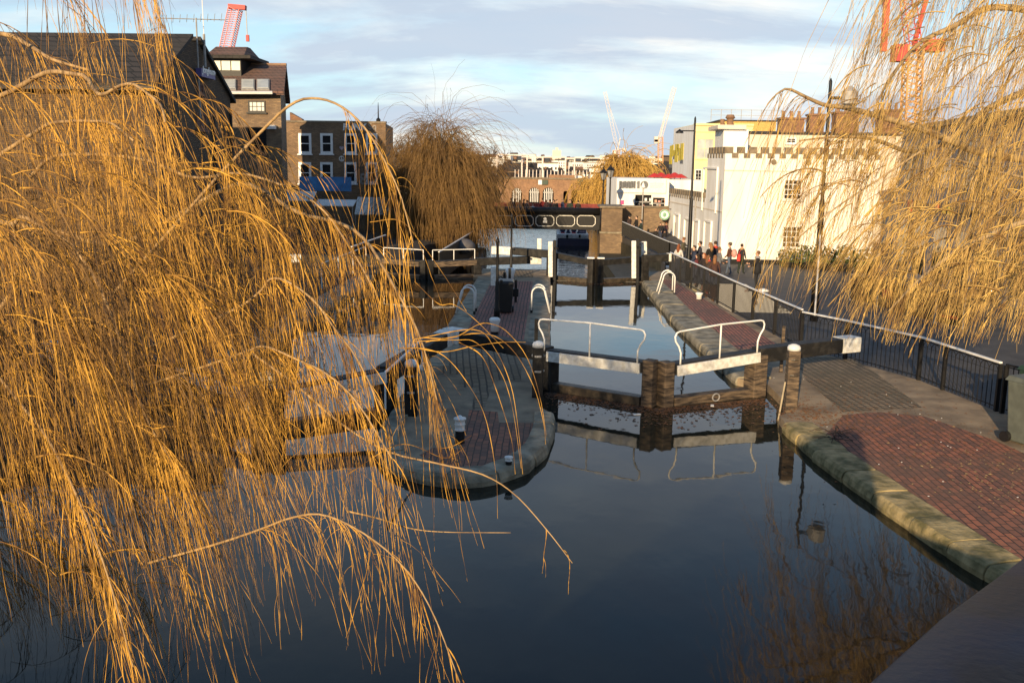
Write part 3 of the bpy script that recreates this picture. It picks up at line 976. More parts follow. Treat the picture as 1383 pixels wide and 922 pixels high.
# black rails with white slanting tops on the left bank
for i, (xa, ya, xb, yb, lab) in enumerate(((474, 334, 520, 318, 'dark fence panels with white slanting tops, nearer run on the left bank'), (592, 341, 640, 312, 'dark wing fence with thin white rail curving under the hanging willow'))):
    a, b2 = atY(xa, ya, 50 + i * 2), atY(xb, yb, 56 + i * 10)
    t = thing('wing_fence', lab, 'fence', (a.x, a.y, a.z - 1.2))
    MB().hexa([(a.x, a.y, a.z - 1.6), (a.x + .06, a.y, a.z - 1.6), (b2.x + .06, b2.y, b2.z - 1.6), (b2.x, b2.y, b2.z - 1.6)], [(a.x, a.y, a.z), (a.x + .06, a.y, a.z), (b2.x + .06, b2.y, b2.z), (b2.x, b2.y, b2.z)]).build('panel', M['black'], t)
    MB().beam(a + Vector((.03, 0, .03)), b2 + Vector((.03, 0, .03)), .08, .05).build('top_rail', M['clean_white'], t)

# ================================================================== FOOTBRIDGE UNDER THE CAMERA
e0, e1 = at(1203, 925, 4.62), at(1385, 797, 4.50)
c0 = Vector((e0.x, e0.y, 0))            # on the outer parapet edge
dirb = Vector((e1.x - e0.x, e1.y - e0.y, 0)).normalized()
nb = Vector((-dirb.y, dirb.x, 0))       # towards the canal ahead
def bridge_z(s_):
    z_ = 3.45 - 0.012 * s_ * s_ if s_ < 0 else (3.45 - .12 * s_ if s_ < 1.0 else 3.33 - 2.4 * (s_ - 1.0))
    return max(z_, -.3)
t = thing('footbridge', 'arched iron footbridge in the foreground with wide blue-black parapet', 'bridge', (0.2, 0.2, 0))
ss = [-11 + i * .4 for i in range(44)]
mb, deck = MB(), MB()
prof = [(0.0, -.03), (0.0, .045), (0.012, .058), (0.12, .064), (0.26, .062), (0.32, .05), (0.33, 0.0), (0.33, -.05), (0.2, -.09), (0.2, -1.2), (0.08, -1.25), (0.08, -.09), (0.0, -.06)]
vs = []
for s_ in ss:
    p_ = c0 + dirb * s_
    zt = bridge_z(s_) + 1.17
    for o_, h_ in prof:
        vs.append((p_.x - nb.x * o_, p_.y - nb.y * o_, zt + h_))
m_ = len(prof)
fs = [(i * m_ + k, i * m_ + (k + 1) % m_, (i + 1) * m_ + (k + 1) % m_, (i + 1) * m_ + k) for i in range(len(ss) - 1) for k in range(m_)]
mb.add(vs, fs)
mb.build('parapet', M['iron'], t, smooth=True)
vs = []
for s_ in ss:
    p_ = c0 + dirb * s_
    z_ = max(bridge_z(s_), .55)
    for o_, h_ in ((.2, 0), (2.6, 0), (2.6, -.25), (.2, -.25)):
        vs.append((p_.x - nb.x * o_, p_.y - nb.y * o_, z_ + h_))
fs = [(i * 4 + k, i * 4 + (k + 1) % 4, (i + 1) * 4 + (k + 1) % 4, (i + 1) * 4 + k) for i in range(len(ss) - 1) for k in range(4)]
MB().add(vs, fs).build('deck', M['setts'], t)


# ================================================================== BUILDINGS
class Wall:
    """one flat facade, from its left foot to its right foot as seen from outside"""
    def __init__(s, A, B):
        s.A, s.B = Vector((A[0], A[1], 0)), Vector((B[0], B[1], 0))
        s.u = (s.B - s.A).normalized()
        s.n = Vector((s.u.y, -s.u.x, 0))
        s.L = (s.B - s.A).length

    def p(s, u, z, o=0.0):
        return s.A + s.u * u + s.n * o + Vector((0, 0, z))

    def pix(s, x, y):
        d = ray(x, y)
        O = Vector((0, 0, CAM_H))
        t_ = (s.A - O).dot(s.n) / d.dot(s.n)
        q_ = O + d * t_
        return (q_ - s.A).dot(s.u), q_.z

    def slab(s, mb, u0, u1, z0, z1, o0, o1):
        return mb.hexa([s.p(u0, z0, o1), s.p(u1, z0, o1), s.p(u1, z0, o0), s.p(u0, z0, o0)], [s.p(u0, z1, o1), s.p(u1, z1, o1), s.p(u1, z1, o0), s.p(u0, z1, o0)])

    def window(s, par, u0, u1, z0, z1, nx=2, nz=2, frame=None, glass=None, fw=0.08, sill=True, bar=0.03, deep=0.05):
        frame = frame or M['clean_white']
        mb = MB()
        s.slab(mb, u0, u0 + fw, z0, z1, -.02, deep)
        s.slab(mb, u1 - fw, u1, z0, z1, -.02, deep)
        s.slab(mb, u0 + fw, u1 - fw, z1 - fw, z1, -.02, deep)
        s.slab(mb, u0 + fw, u1 - fw, z0, z0 + fw, -.02, deep)
        for i in range(1, nx):
            u = u0 + (u1 - u0) * i / nx
            s.slab(mb, u - bar / 2, u + bar / 2, z0 + fw, z1 - fw, -.02, deep * .6)
        for i in range(1, nz):
            z = z0 + (z1 - z0) * i / nz
            s.slab(mb, u0 + fw, u1 - fw, z - bar / 2, z + bar / 2, -.02, deep * .7)
        w_ = mb.build('window', frame, par)
        s.slab(MB(), u0 + fw, u1 - fw, z0 + fw, z1 - fw, -.05, .008).build('pane', glass or M['glass'], w_)
        if sill:
            s.slab(MB(), u0 - .08, u1 + .08, z0 - .09, z0 - .002, -.02, .14).build('sill', frame, w_)
        return w_


def block(corners, z0, z1):
    return MB().prism(corners, z0, z1)


# ---- white castellated lock cottage
C = (11.0, 62.0)
castle = thing('castellated_cottage', 'white castellated cottage with battlements, brightly sunlit, behind the people on the right', 'building', (C[0], C[1], -.95))
D1, F1, F2 = (20.6, 62.0), (10.62, 66.5), (9.68, 78.6)
TOP = atY(980, 207, 62).z
block([C, D1, (20.6, 70), (F1[0], 66.5)], -.55, TOP).build('wall', M['stucco'], castle)
TOP2 = atY(925, 264, 72).z
block([(F1[0], 66.52), (16, 66.52), (16, 78.6), F2], -.55, TOP2).build('low_wall', M['stucco'], castle)
block([(C[0] - .02, C[1] - .03), (20.63, 61.97), (20.63, 70.0), (16.02, 78.7), (9.64, 78.7)], -1.2, -.552).build('plinth', M['black'], castle)
wf = Wall(C, D1)
wl = Wall(F2, C)
mb = MB()
u, k = 0.0, 0
while u < wf.L - .3:
    wf.slab(mb, u, min(u + .47, wf.L), TOP + .01, TOP + .4, -.25, .06)
    wf.slab(mb, u + .40, min(u + .80, wf.L), TOP - .28, TOP + .008, -.02, .05)
    u += .74
wf.slab(mb, 0, wf.L, TOP - .002, TOP + .03, -.25, .03)
mb.build('battlements', M['coping'], castle)
mb = MB()
u = wl.L
while u > wl.L - 4.4:
    wl.slab(mb, u - .47, u, TOP + .01, TOP + .4, -.25, .06)
    wl.slab(mb, u - .80, u - .5, TOP - .28, TOP + .008, -.02, .05)
    u -= .74
mb.build('battlements', M['coping'], castle)
mb = MB()
u = 0
while u < wl.L - 5:
    wl.slab(mb, u, u + .47, TOP2 + .01, TOP2 + .36, -.25, .06)
    wl.slab(mb, u + .44, u + .74, TOP2 - .26, TOP2 + .008, -.02, .05)
    u += .74
mb.build('battlements', M['coping'], castle)
for (xa, ya, xb, yb) in ((1059, 242, 1082, 270), (1057, 305, 1080, 335)):
    ua, za = wf.pix(xa, ya)
    ub, zb = wf.pix(xb, yb)
    wf.window(castle, ua, ub, zb, za, 4, 4, bar=.045)
mb = MB()
for x in (1045, 1092):
    uu, zz = wf.pix(x, 219)
    mb.tube([wf.p(uu, zz, 0), wf.p(uu, zz, .07)], .17, 14)
for xa, ya in ((1045, 219),):
    uu, zz = wf.pix(xa, ya)
    MB().tube([wf.p(uu, zz, 0), wf.p(uu, zz, .07)], .17, 14).build('tie_plate', M['coping'], castle)
uu, zz = wf.pix(1092, 220)
MB().tube([wf.p(uu, zz, 0), wf.p(uu, zz, .07)], .17, 14).build('tie_plate', M['coping'], castle)
# blind arched niches on the canal side: raised surrounds leave the niche set back
for (x0, x1, y0, y1) in ((952, 967, 228, 288), (953, 960, 299, 336), (938, 943, 298, 338), (926, 932, 296, 334), (912, 917, 290, 322)):
    ua, za = wl.pix(x0, y0)
    ub, zb = wl.pix(x1, y1)
    ua, ub = min(ua, ub), max(ua, ub)
    mb = MB()
    wl.slab(mb, ua - .12, ua, zb, za, -.01, .12)
    wl.slab(mb, ub, ub + .12, zb, za, -.01, .12)
    wl.slab(mb, ua - .12, ub + .12, za, za + .12, -.01, .12)
    f_ = mb.build('niche', M['stucco'], castle)
for (x0, x1, y0, y1) in ((957, 963, 243, 276), (910, 912, 300, 318), (931, 936, 300, 352)):
    ua, za = wl.pix(x0, y0)
    ub, zb = wl.pix(x1, y1)
    wl.slab(MB(), min(ua, ub), max(ua, ub), zb, za, -.02, .012).build('slit_window', M['glass'] if x0 != 957 else M['stucco'], castle)
mb = MB()
wl.slab(mb, 0, wl.L - .0, TOP2 - .75, TOP2 - .66, -.01, .035)
wf.slab(mb, 0, wf.L, TOP - 1.1, TOP - 1.02, -.01, .03)
mb.build('string_course', M['cream'], castle)
uu, zz = wl.pix(940, 290)
MB().tube([wl.p(uu, TOP2 + .0, .08), wl.p(uu, -.5, .08)], .05, 8).build('drainpipe', M['galv'], castle)
# round hanging sign at the corner of the cottage
p = atY(897.5, 290, 77.8)
t = thing('round_sign', 'round pale green and white hanging sign lit on the far corner of the cottage', 'sign', p)
MB().tube([p + Vector((0, .06, 0)), p - Vector((0, .06, 0))], .42, 28).build('disc', M['clean_white'], t)
mb = MB()
for a_ in range(24):
    a0, a1 = 2 * math.pi * a_ / 24, 2 * math.pi * (a_ + 1) / 24
    q = lambda r_, a: (p.x + r_ * math.cos(a), p.y - .075, p.z + r_ * math.sin(a))
    mb.add([q(.31, a0), q(.31, a1), q(.41, a1), q(.41, a0)], [(0, 1, 2, 3)])
mb.build('ring', mat('sign_green', (.12, .33, .2), .5), t)
MB().ball((p.x, p.y - .05, p.z), .16, 10, (1, .4, 1.2)).build('emblem', mat('sign_green2', (.2, .4, .28), .5), t)
MB().beam((p.x + .35, p.y, p.z + .45), (p.x + 1.3, p.y, p.z + .5), .05, .05).build('bracket', M['black'], t)

# ---- white chimney tower and the terrace behind the cottage
def simple(name, label, cat, poly, z0, z1, m, cap=None):
    t_ = thing(name, label, cat, (poly[0][0], poly[0][1], z0 if not isinstance(z0, list) else z0[0]))
    block(poly, z0, z1).build('wall', m, t_)
    return t_


def px_rect(x0, x1, Y, depth):
    a, b_ = atY(x0, 300, Y).x, atY(x1, 300, Y).x
    return [(a, Y), (b_, Y), (b_, Y + depth), (a, Y + depth)]


t = simple('stair_tower', 'square white rendered tower top rising behind the battlements', 'tower', px_rect(971, 1004, 69, 3.5), -.6, atY(990, 175, 69).z, M['stucco'])
a = atY(968, 176, 69)
b_ = atY(1007, 170, 69)
MB().box(((a.x + b_.x) / 2, 70.7, (a.z + b_.z) / 2 + .05), (b_.x - a.x, 4.2, .3)).build('cornice', M['cream'], t, bevel=.04)
terr = simple('terraced_houses', 'long pale terrace with brick chimneys rising behind the castellated cottage', 'building', px_rect(1006, 1230, 74, 9), -.6, atY(1080, 182, 74).z, M['cream'])
MB().prism(px_rect(1004, 1232, 73.9, 9.2), atY(1080, 182, 74).z, [atY(1080, 182, 74).z + .12] * 2 + [atY(1080, 172, 74).z] * 2).build('roof', M['slate'], terr)
wt = Wall(px_rect(1006, 1230, 74, 9)[0], px_rect(1006, 1230, 74, 9)[1])
for (x0, x1, y0, y1) in ((1062, 1075, 186, 194), (1112, 1122, 187, 200), (1130, 1140, 188, 202)):
    ua, za = wt.pix(x0, y0)
    ub, zb = wt.pix(x1, y1)
    wt.window(terr, ua, ub, zb, za, 2, 2)
def chimney(par, x0, x1, ytop, ybot, Y, pots):
    a, b_ = atY(x0, ytop, Y), atY(x1, ybot, Y)
    st_ = MB().box(((a.x + b_.x) / 2, Y + .6, (a.z + b_.z) / 2), (b_.x - a.x, 1.2, a.z - b_.z)).build('chimney', M['chimney'], par)
    MB().box(((a.x + b_.x) / 2, Y + .6, a.z + .06), (b_.x - a.x + .18, 1.38, .14)).build('chimney_cap', M['chimney'], st_)
    for i in range(pots):
        x = a.x + (b_.x - a.x) * (i + .5) / pots
        MB().lathe((x, Y + .6, a.z + .13), [(.16, 0), (.13, .1), (.12, .45), (.16, .5)], 10).build('chimney_pot', M['red_brick'], st_)
chimney(terr, 1055, 1085, 161, 186, 76, 3)
chimney(terr, 1095, 1112, 156, 184, 76, 2)
chimney(terr, 1130, 1158, 153, 186, 76, 3)
chimney(terr, 1190, 1215, 150, 186, 76, 3)

# ---- yellow building with the lettered side
Y0 = 100
a, b_, c_ = atY(932, 300, Y0), atY(1010, 300, Y0), atY(905, 300, Y0 + 13)
yb = thing('yellow_building', 'pale yellow corner building with a mural of tall yellow letters on its white side', 'building', (a.x, Y0, .3))
zt = atY(935, 168, Y0).z
block([(a.x, Y0), (b_.x, Y0), (b_.x, Y0 + 13), (c_.x, Y0 + 13)], .3, zt).build('wall', M['yellow_wall'], yb)
ws = Wall((c_.x, Y0 + 13), (a.x, Y0))
ws.slab(MB(), 0.02, ws.L - .02, .3, zt - .05, -.02, .03).build('side_render', M['stucco'], yb)
wy = Wall((a.x, Y0), (b_.x, Y0))
mb = MB()
wy.slab(mb, -.1, wy.L, zt - .1, zt + .1, -.1, .2)
wy.slab(mb, 0, wy.L, zt - .75, zt - .6, -.02, .12)
mb.build('cornice', M['yellow_wall'], yb)
for (x0, x1, y0, y1) in ((939, 947, 229, 250), (941, 963, 187, 215), (966, 975, 187, 200)):
    ua, za = wy.pix(x0, y0)
    ub, zb = wy.pix(x1, y1)
    wy.window(yb, ua, ub, zb, za, 2, 2 if x0 != 939 else 4, frame=M['yellow_wall'] if x0 != 939 else M['clean_white'], glass=M['glass'] if x0 == 939 else M['pale_glass'])
mb = MB()
g = MB()
for i, (x, y0, y1, wd, sl_) in enumerate(((906.5, 197, 222, 1.2, 0), (909, 196, 212, 1.0, 1.2), (911.5, 203, 210, 1.5, 0), (914, 195, 219, 1.6, 0), (916.5, 195, 205, 1.2, 1), (918.5, 200, 217, 1.2, -1), (921.5, 194, 216, 1.6, 0))):
    ua, za = ws.pix(x - wd, y0)
    ub, zb = ws.pix(x + wd, y1)
    ws.slab(mb, min(ua, ub), max(ua, ub), zb, za, .03, .06)
    if i % 2 == 0:
        ws.slab(g, min(ua, ub), max(ua, ub), zb - .4, zb - .02, .03, .055)
mb.build('letters', M['yellow'], yb)
g.build('letter_feet', M['grey'], yb)
ra = px_rect(966, 1040, 104, 8)
t = simple('ochre_rooftop', 'ochre penthouse block with thin roof railing behind the white tower', 'building', ra, 5, atY(1000, 164, 104).z, M['ochre'])
zz = atY(1000, 164, 104).z
MB().prism(px_rect(964, 1042, 103.9, 8.4), zz, zz + .14).build('roof', M['slate'], t)
mb = MB()
for i in range(8):
    x = ra[0][0] - 1 + (ra[1][0] - ra[0][0] + 1.5) * i / 7
    mb.beam((x, 104, zz), (x, 104, zz + 1.2), .05, .05, Vector((0, 1, 0)))
for k in (.6, 1.15):
    mb.beam((ra[0][0] - 1, 104, zz + k), (ra[1][0] + .5, 104, zz + k), .04, .04)
mb.build('roof_railing', M['galv'], t)
for x0, x1, yt in ((973, 978, 161), (982, 990, 155)):
    a, b_ = atY(x0, yt, 99), atY(x1, 176, 99)
    tt = thing('chimney_stack', 'short red chimney pot' if x0 == 973 else 'tall flared red chimney pot', 'chimney', (a.x, 99, b_.z))
    tt['label'] = 'shorter plain red flue on the roof left of the flared one' if x0 == 973 else 'taller red flue with flared head above the white tower'
    r_ = (b_.x - a.x) / 2
    MB().lathe(((a.x + b_.x) / 2, 99, b_.z), [(r_, 0), (r_, (a.z - b_.z) * .7), (r_ * (1.5 if x0 == 982 else 1), (a.z - b_.z) * .8), (r_, a.z - b_.z)], 12).build('flue', M['red_brick'], tt)

# ---- white corner building with the grey sign
p0 = atY(820, 270, 96)
wb = thing('market_building', 'white flat-roofed corner building with large grey lettered sign beyond the bridge', 'building', (p0.x, 93, .3))
A, B_ = atY(833, 270, 91), atY(903, 270, 91)
zt = atY(860, 241, 91).z
block([(A.x, 91), (B_.x, 91), (B_.x, 98), (p0.x, 98)], .3, zt).build('wall', M['stucco'], wb)
wk = Wall((A.x, 91), (B_.x, 91))
ua, za = wk.pix(833, 241)
ub, zb = wk.pix(899, 261)
sg = wk.slab(MB(), ua, ub, zb, za, 0, .18).build('sign_board', M['clean_white'], wb)
q = random.Random(4)
def stroke(mb, x0, x1, y0, y1, o=.2):
    ua, za = wk.pix(x0, y0)
    ub, zb = wk.pix(x1, y1)
    wk.slab(mb, ua, ub, zb, za, .15, o)
mb = MB()
x = 836.0
while x < 858:
    w_ = q.uniform(1.6, 2.6)
    stroke(mb, x, x + w_, 245 + q.uniform(-.6, .5), 254 + q.uniform(-.4, .7))
    x += w_ - .15
stroke(mb, 860.5, 863.6, 244.6, 254.6)
stroke(mb, 859.4, 860.6, 246.5, 248)
uu, zz = wk.pix(870, 249.7)
mb.tube([wk.p(uu, zz, .15), wk.p(uu, zz, .2)], (wk.pix(875.3, 249)[0] - wk.pix(864.7, 249)[0]) / 2, 28)
mb.build('lettering', M['grey'], wb)
mb = MB()
for row, yy in enumerate((247.4, 250, 252.6)):
    x = 878.0
    while x < 896 - row * 1.3:
        w_ = q.uniform(.5, 2.2)
        stroke(mb, x, min(x + w_, 896), yy, yy + .5)
        x += w_ + q.uniform(.3, .6)
mb.build('small_print', M['galv'], wb)
for (x0, x1, y0, y1, mm, nm) in ((858, 879, 263, 284, 'dark', 'shop_opening'), (882, 897, 267, 284, 'dark', 'shop_opening')):
    ua, za = wk.pix(x0, y0)
    ub, zb = wk.pix(x1, y1)
    op = wk.slab(MB(), ua, ub, zb, za, -.02, .02).build(nm, M[mm], wb)
    sh = MB()
    wk.slab(sh, ua, ub, (za + zb) / 2, (za + zb) / 2 + .1, .02, .1)
    sh.build('counter_shelf', M['galv'], op)
    for kk in range(7):
        uu = ua + (ub - ua) * q.uniform(.1, .9)
        zz = q.choice((zb + .3, (za + zb) / 2 + .15))
        wk.slab(MB(), uu, uu + .22, zz, zz + q.uniform(.15, .35), .02, .09).build('goods', q.choice((M['pink'], M['galv'], M['clean_white'], M['skin'])), op)
ua, za = wk.pix(838.5, 270.5)
ub, zb = wk.pix(842.5, 276)
wk.slab(MB(), ua, ub, zb, za, 0, .06).build('notice', mat('magenta_print', (.62, .05, .22), .6), wb)
# its low cream wing with roof terrace
A, B_ = atY(899, 270, 94), atY(950, 270, 94)
t = simple('terrace_wing', 'long cream parapet wing with a roof terrace joining the lettered building', 'building', [(A.x, 94), (B_.x, 94), (B_.x, 99), (A.x, 99)], .3, atY(925, 243, 94).z, M['stucco'])
MB().box(((A.x + B_.x) / 2, 93.9, 1.5), (B_.x - A.x - .4, .1, 2.0)).build('shop_opening', M['dark'], t)
for i, (x, y) in enumerate(((884, 238), (893, 237), (903, 239), (911, 237), (919, 239))):
    p = atY(x, y, 95.2 + (i % 2) * 1.2)
    MBp = thing('terrace_parasol', ['leftmost folded red parasol on the far roof terrace', 'red parasol second from the left on the far roof terrace', 'middle red parasol on the far roof terrace', 'red parasol second from the right on the far roof terrace', 'rightmost red parasol on the far roof terrace'][i], 'parasol', (p.x, p.y, p.z - .6), group='red parasols on the far roof terrace')
    MB().lathe((p.x, p.y, p.z - .1), [(.75, 0), (.5, .16), (.1, .38)], 8).build('canopy', M['red'], MBp)
    MB().tube([(p.x, p.y, p.z - 1.0), (p.x, p.y, p.z)], .03, 6).build('pole', M['black'], MBp)

# ---- grey shop building on the right, half hidden behind the willow
wg = Wall((20.6, 58.5), (16.6, 27))
gb = thing('shop_building', 'tall grey rendered shop building with yellow lettered sign behind the right willow', 'building', (20.6, 58.5, -.9))
ztg = atY(1330, 152, 37).z
block([(16.6, 27), (30, 27), (32, 58.5), (20.6, 58.5)], -1.2, ztg).build('wall', M['greywall'], gb)
MB().prism([(16.3, 26.8), (30, 26.8), (32, 58.7), (20.3, 58.7)], ztg, ztg + .25).build('parapet_coping', M['coping'], gb)
mb = MB()
wg.slab(mb, 0, wg.L, 3.55, 3.75, 0, .25)
wg.slab(mb, 0, wg.L, 2.55, 2.7, 0, .16)
mb.build('fascia', M['greywall'], gb)
for i in range(8):
    u0 = 1.6 + i * 3.9
    if u0 + 1.6 > wg.L:
        break
    wg.window(gb, u0, u0 + 1.4, 4.5, 6.6, 2, 2, frame=M['greywall'])
    dz_ = -0.2 if u0 < 18 else .6
    wg.slab(MB(), u0 - .3, u0 + 1.9, dz_, 2.5, -.02, .03).build('shop_window', M['glass'], gb)
def sign_pix(x0, x1, y0, y1, o0, o1, m, name, par):
    ua, za = wg.pix(x0, y0)
    ub, zb = wg.pix(x1, y1)
    return wg.slab(MB(), min(ua, ub), max(ua, ub), zb, za, o0, o1).build(name, m, par)
sb = sign_pix(1270, 1318, 271, 290, .25, .3, mat('brown_board', (.09, .055, .04), .6), 'sign_board', gb)
uu, zz = wg.pix(1282, 289)
ut, zt_ = wg.pix(1282, 275)
text_mesh('lettering', 'Bar Risa', (zt_ - zz) * 1.05, M['yellow'], gb, wg.p(uu, zz + .04, .32), wg.u, (0, 0, 1), .01, bold=.012)
uu, zz = wg.pix(1275, 280)
MB().tube([wg.p(uu, zz, .3), wg.p(uu, zz, .36)], .26, 16).build('emblem', M['red'], gb)
p = wg.p(*wg.pix(1242, 278), .5)
t = thing('hanging_sign', 'small red and black projecting sign on the grey shop front', 'sign', p)
MB().box(p, (.08, .5, .62)).build('board', M['red'], t)
MB().box(p - Vector((0, 0, .42)), (.08, .5, .22)).build('lower_board', M['black'], t)
sign_pix(1290, 1306, 333, 356, .03, .08, mat('poster', (.5, .36, .3), .6, (.12, .03, .02), 6), 'poster', gb)

# ---- left bank: the brick warehouse with its gable, long roof and aerial
GX = -15.4
wgab = Wall((GX, 38.0), (GX, 47.0))        # gable seen from the canal
# canal side gable: left foot as seen from the canal is the nearer one
apu, apz = wgab.pix(262, 57)
ez = wgab.pix(315, 130)[1]
ez2 = ez - .1
wh = thing('brick_warehouse', 'old dark brick warehouse with steep gable and long slate roof on the left', 'building', (GX, 38, .4))
gy = 38.0 + apu
L_ = -46
ay = apz
prof = [(38.0, .3), (47.0, .3), (47.0, ez2), (gy + .55, ay), (gy - .55, ay), (38.0, ez2)]
vs = [(GX, y, z) for y, z in prof] + [(L_, y, z) for y, z in prof]
MB().add(vs, [(0, 1, 2, 3, 4, 5), (11, 10, 9, 8, 7, 6)] + [(i + 6, (i + 1) % 6 + 6, (i + 1) % 6, i) for i in range(6)]).build('wall', M['dark_brick'], wh)
rf = MB()
for (ya, za, yb_, zb_) in ((37.6, ez2 - .25, gy - .45, ay + .12), (47.4, ez2 - .25, gy + .45, ay + .12)):
    s_ = 1 if ya < yb_ else -1
    rf.hexa([(L_, ya, za), (GX + .15, ya, za), (GX + .15, yb_, zb_), (L_, yb_, zb_)] if s_ > 0 else [(GX + .15, ya, za), (L_, ya, za), (L_, yb_, zb_), (GX + .15, yb_, zb_)],
            [(L_, ya, za + .16), (GX + .15, ya, za + .16), (GX + .15, yb_, zb_ + .16), (L_, yb_, zb_ + .16)] if s_ > 0 else [(GX + .15, ya, za + .16), (L_, ya, za + .16), (L_, yb_, zb_ + .16), (GX + .15, yb_, zb_ + .16)])
rf.build('roof', M['slate'], wh)
MB().beam((L_, 37.5, ez2 - .28), (GX + .2, 37.5, ez2 - .28), .16, .14).build('gutter', M['black'], wh)
for (x0, x1, y0, y1) in ((264, 278, 152, 176), (266, 274, 112, 128)):
    ua, za = wgab.pix(x0, y0)
    ub, zb = wgab.pix(x1, y1)
    wgab.window(wh, ua, ub, zb, za, 2, 2, frame=mat('brown_shutter', (.16, .08, .06), .8), glass=mat('brown_shutter2', (.13, .07, .055), .8))
wlong = Wall((L_, 38), (GX, 38))
for i in range(5):
    u0 = wlong.L - 4 - i * 4.2
    wlong.window(wh, u0, u0 + 1.5, 4.0, 5.9, 3, 3, frame=M['black'])
p = wgab.p(apu + .05, apz, .12)
t = thing('roof_aerial', 'television aerial with long cross boom on the warehouse gable', 'aerial', p)
MB().tube([(p.x, p.y, p.z - 3.2), (p.x, p.y, p.z + 1.0)], .035, 6).build('mast', M['galv'], t)
mb = MB().tube([(p.x - 1.4, p.y - .4, p.z + .92), (p.x + 1.2, p.y + .4, p.z + .98)], .02, 5)
for k in range(9):
    x = p.x - 1.3 + k * .3
    mb.tube([(x - .06, p.y + .1, p.z + .8 + k * .01), (x + .06, p.y - .1, p.z + 1.1 + k * .01)], .012, 4)
mb.build('boom', M['galv'], t)
p = wgab.p(*wgab.pix(272, 75), .15)
t = thing('antenna_pole', 'tall thin white antenna pole rising past the gable top', 'antenna', (p.x, p.y, p.z - .4))
MB().tube([(p.x, p.y, p.z - .5), (p.x, p.y, p.z + .9)], .06, 6).build('pole', M['galv'], t)
MB().tube([(p.x, p.y, p.z + .9), (p.x - .03, p.y, p.z + 4.5)], .02, 6).build('whip', M['clean_white'], t)
# purple board on the gable
ua, za = wgab.pix(262.5, 92)
ub, zb = wgab.pix(282, 108)
t = thing('venue_sign', 'purple board with white script lettering fixed to the warehouse gable', 'sign', wgab.p(ua, zb, .1))
wgab.slab(MB(), ua, ub, zb, za, .05, .3).build('board', M['purple'], t)
text_mesh('lettering', 'Jongleurs', (ub - ua) * .235, M['clean_white'], t, wgab.p(ua + .12, (za + zb) / 2 + .0, .31), wgab.u, (0, 0, 1), .01, shear=.25, bold=.006)
text_mesh('small_lettering', 'COMEDY', (ub - ua) * .11, M['clean_white'], t, wgab.p((ua + ub) / 2 + .1, zb + .18, .31), wgab.u, (0, 0, 1), .01)
# drainpipes and black iron brackets
for k, uy in enumerate((6.3, 8.7)):
    tag(MB().tube([(GX + .1, 38 + uy, .5), (GX + .1, 38 + uy, ez2 - .6 if k else ez2 - 1)], .07, 8).build('drainpipe', M['black']), 'black drainpipe on the warehouse gable, ' + ('at its far corner' if k else 'near its middle'), 'pipe')

# ---- brick building with the tiled roof and lantern
b2 = thing('tiled_brick_building', 'yellow brick building with brown tiled roof, skylights and white roof lantern', 'building', (atY(290, 200, 56).x, 56, .3))
w2 = Wall((atY(285, 200, 56).x, 56), (atY(381, 200, 56).x, 56))
z2 = w2.pix(340, 126)[1]
zr2 = atY(340, 92, 60).z
X0, X1 = w2.A.x, w2.B.x
xr = lambda Y: X1 - (Y - 56) * .235
block([(X0, 56), (X1, 56), (xr(64), 64), (X0, 64)], .3, z2).build('wall', M['london'], b2)
MB().add([(X1, 56, z2 + .01), (xr(64), 64, z2 + .01), (xr(60), 60, zr2)], [(0, 1, 2)]).build('gable', M['london'], b2)
rf = MB()
e_ = .35
rf.hexa([(X0, 56 - e_, z2 - .1), (X1 + .3, 56 - e_, z2 - .1), (xr(60) + .25, 60, zr2), (X0, 60, zr2)], [(X0, 56 - e_, z2 + .1), (X1 + .3, 56 - e_, z2 + .1), (xr(60) + .25, 60, zr2 + .2), (X0, 60, zr2 + .2)])
rf.hexa([(X0, 60.02, zr2), (xr(60) + .25, 60.02, zr2), (xr(64) + .2, 64.4, z2 - .1), (X0, 64.4, z2 - .1)], [(X0, 60.02, zr2 + .2), (xr(60) + .25, 60.02, zr2 + .2), (xr(64) + .2, 64.4, z2 + .1), (X0, 64.4, z2 + .1)])
roof2 = rf.build('roof', M['tile'], b2)
MB().tube([(X0, 60, zr2 + .2), (xr(60) + .25, 60, zr2 + .2)], .1, 8).build('ridge_tiles', M['red_brick'], b2)
sl_n = Vector((0, -(zr2 - z2), 4)).normalized()
def roof_pt(x, y, o):
    d = ray(x, y)
    P0 = Vector((0, 56 - e_, z2 + .1))
    O = Vector((0, 0, CAM_H))
    nrm = Vector((0, -(zr2 + .1 - z2), 4 + e_)).normalized()
    return O + d * ((P0 - O).dot(nrm) / d.dot(nrm)) + nrm * o
for i, (x0, x1) in enumerate(((303, 319), (326, 344), (347, 364))):
    for nm, g_, mm, o0, o1 in (('skylight', 0, 'galv', .0, .10), ('skylight_pane', 1.2, 'pale_glass', .1, .13)):
        q4 = [(x0 + g_, 122.5 - g_), (x1 + g_ * -1, 122.5 - g_), (x1 - g_, 109 + g_), (x0 + g_, 109 + g_)]
        MB().hexa([roof_pt(x, y, o0) for x, y in q4], [roof_pt(x, y, o1) for x, y in q4]).build(nm, M[mm], b2)
q4 = [(300, 127.2), (368, 127.2), (368, 125.5), (300, 125.5)]
MB().hexa([roof_pt(x, y, 0) for x, y in q4], [roof_pt(x, y, .1) for x, y in q4]).build('flashing', M['clean_white'], b2)
for (x0, x1, y0, y1, kind) in ((335, 359, 136, 152, 0), (335, 360, 172, 200, 1)):
    ua, za = w2.pix(x0, y0)
    ub, zb = w2.pix(x1, y1)
    w2.window(b2, ua, ub, zb, za, 4 if kind == 0 else 2, 2, frame=M['black'], glass=M['pale_glass'] if kind == 0 else M['dark'])
LY = 58.0
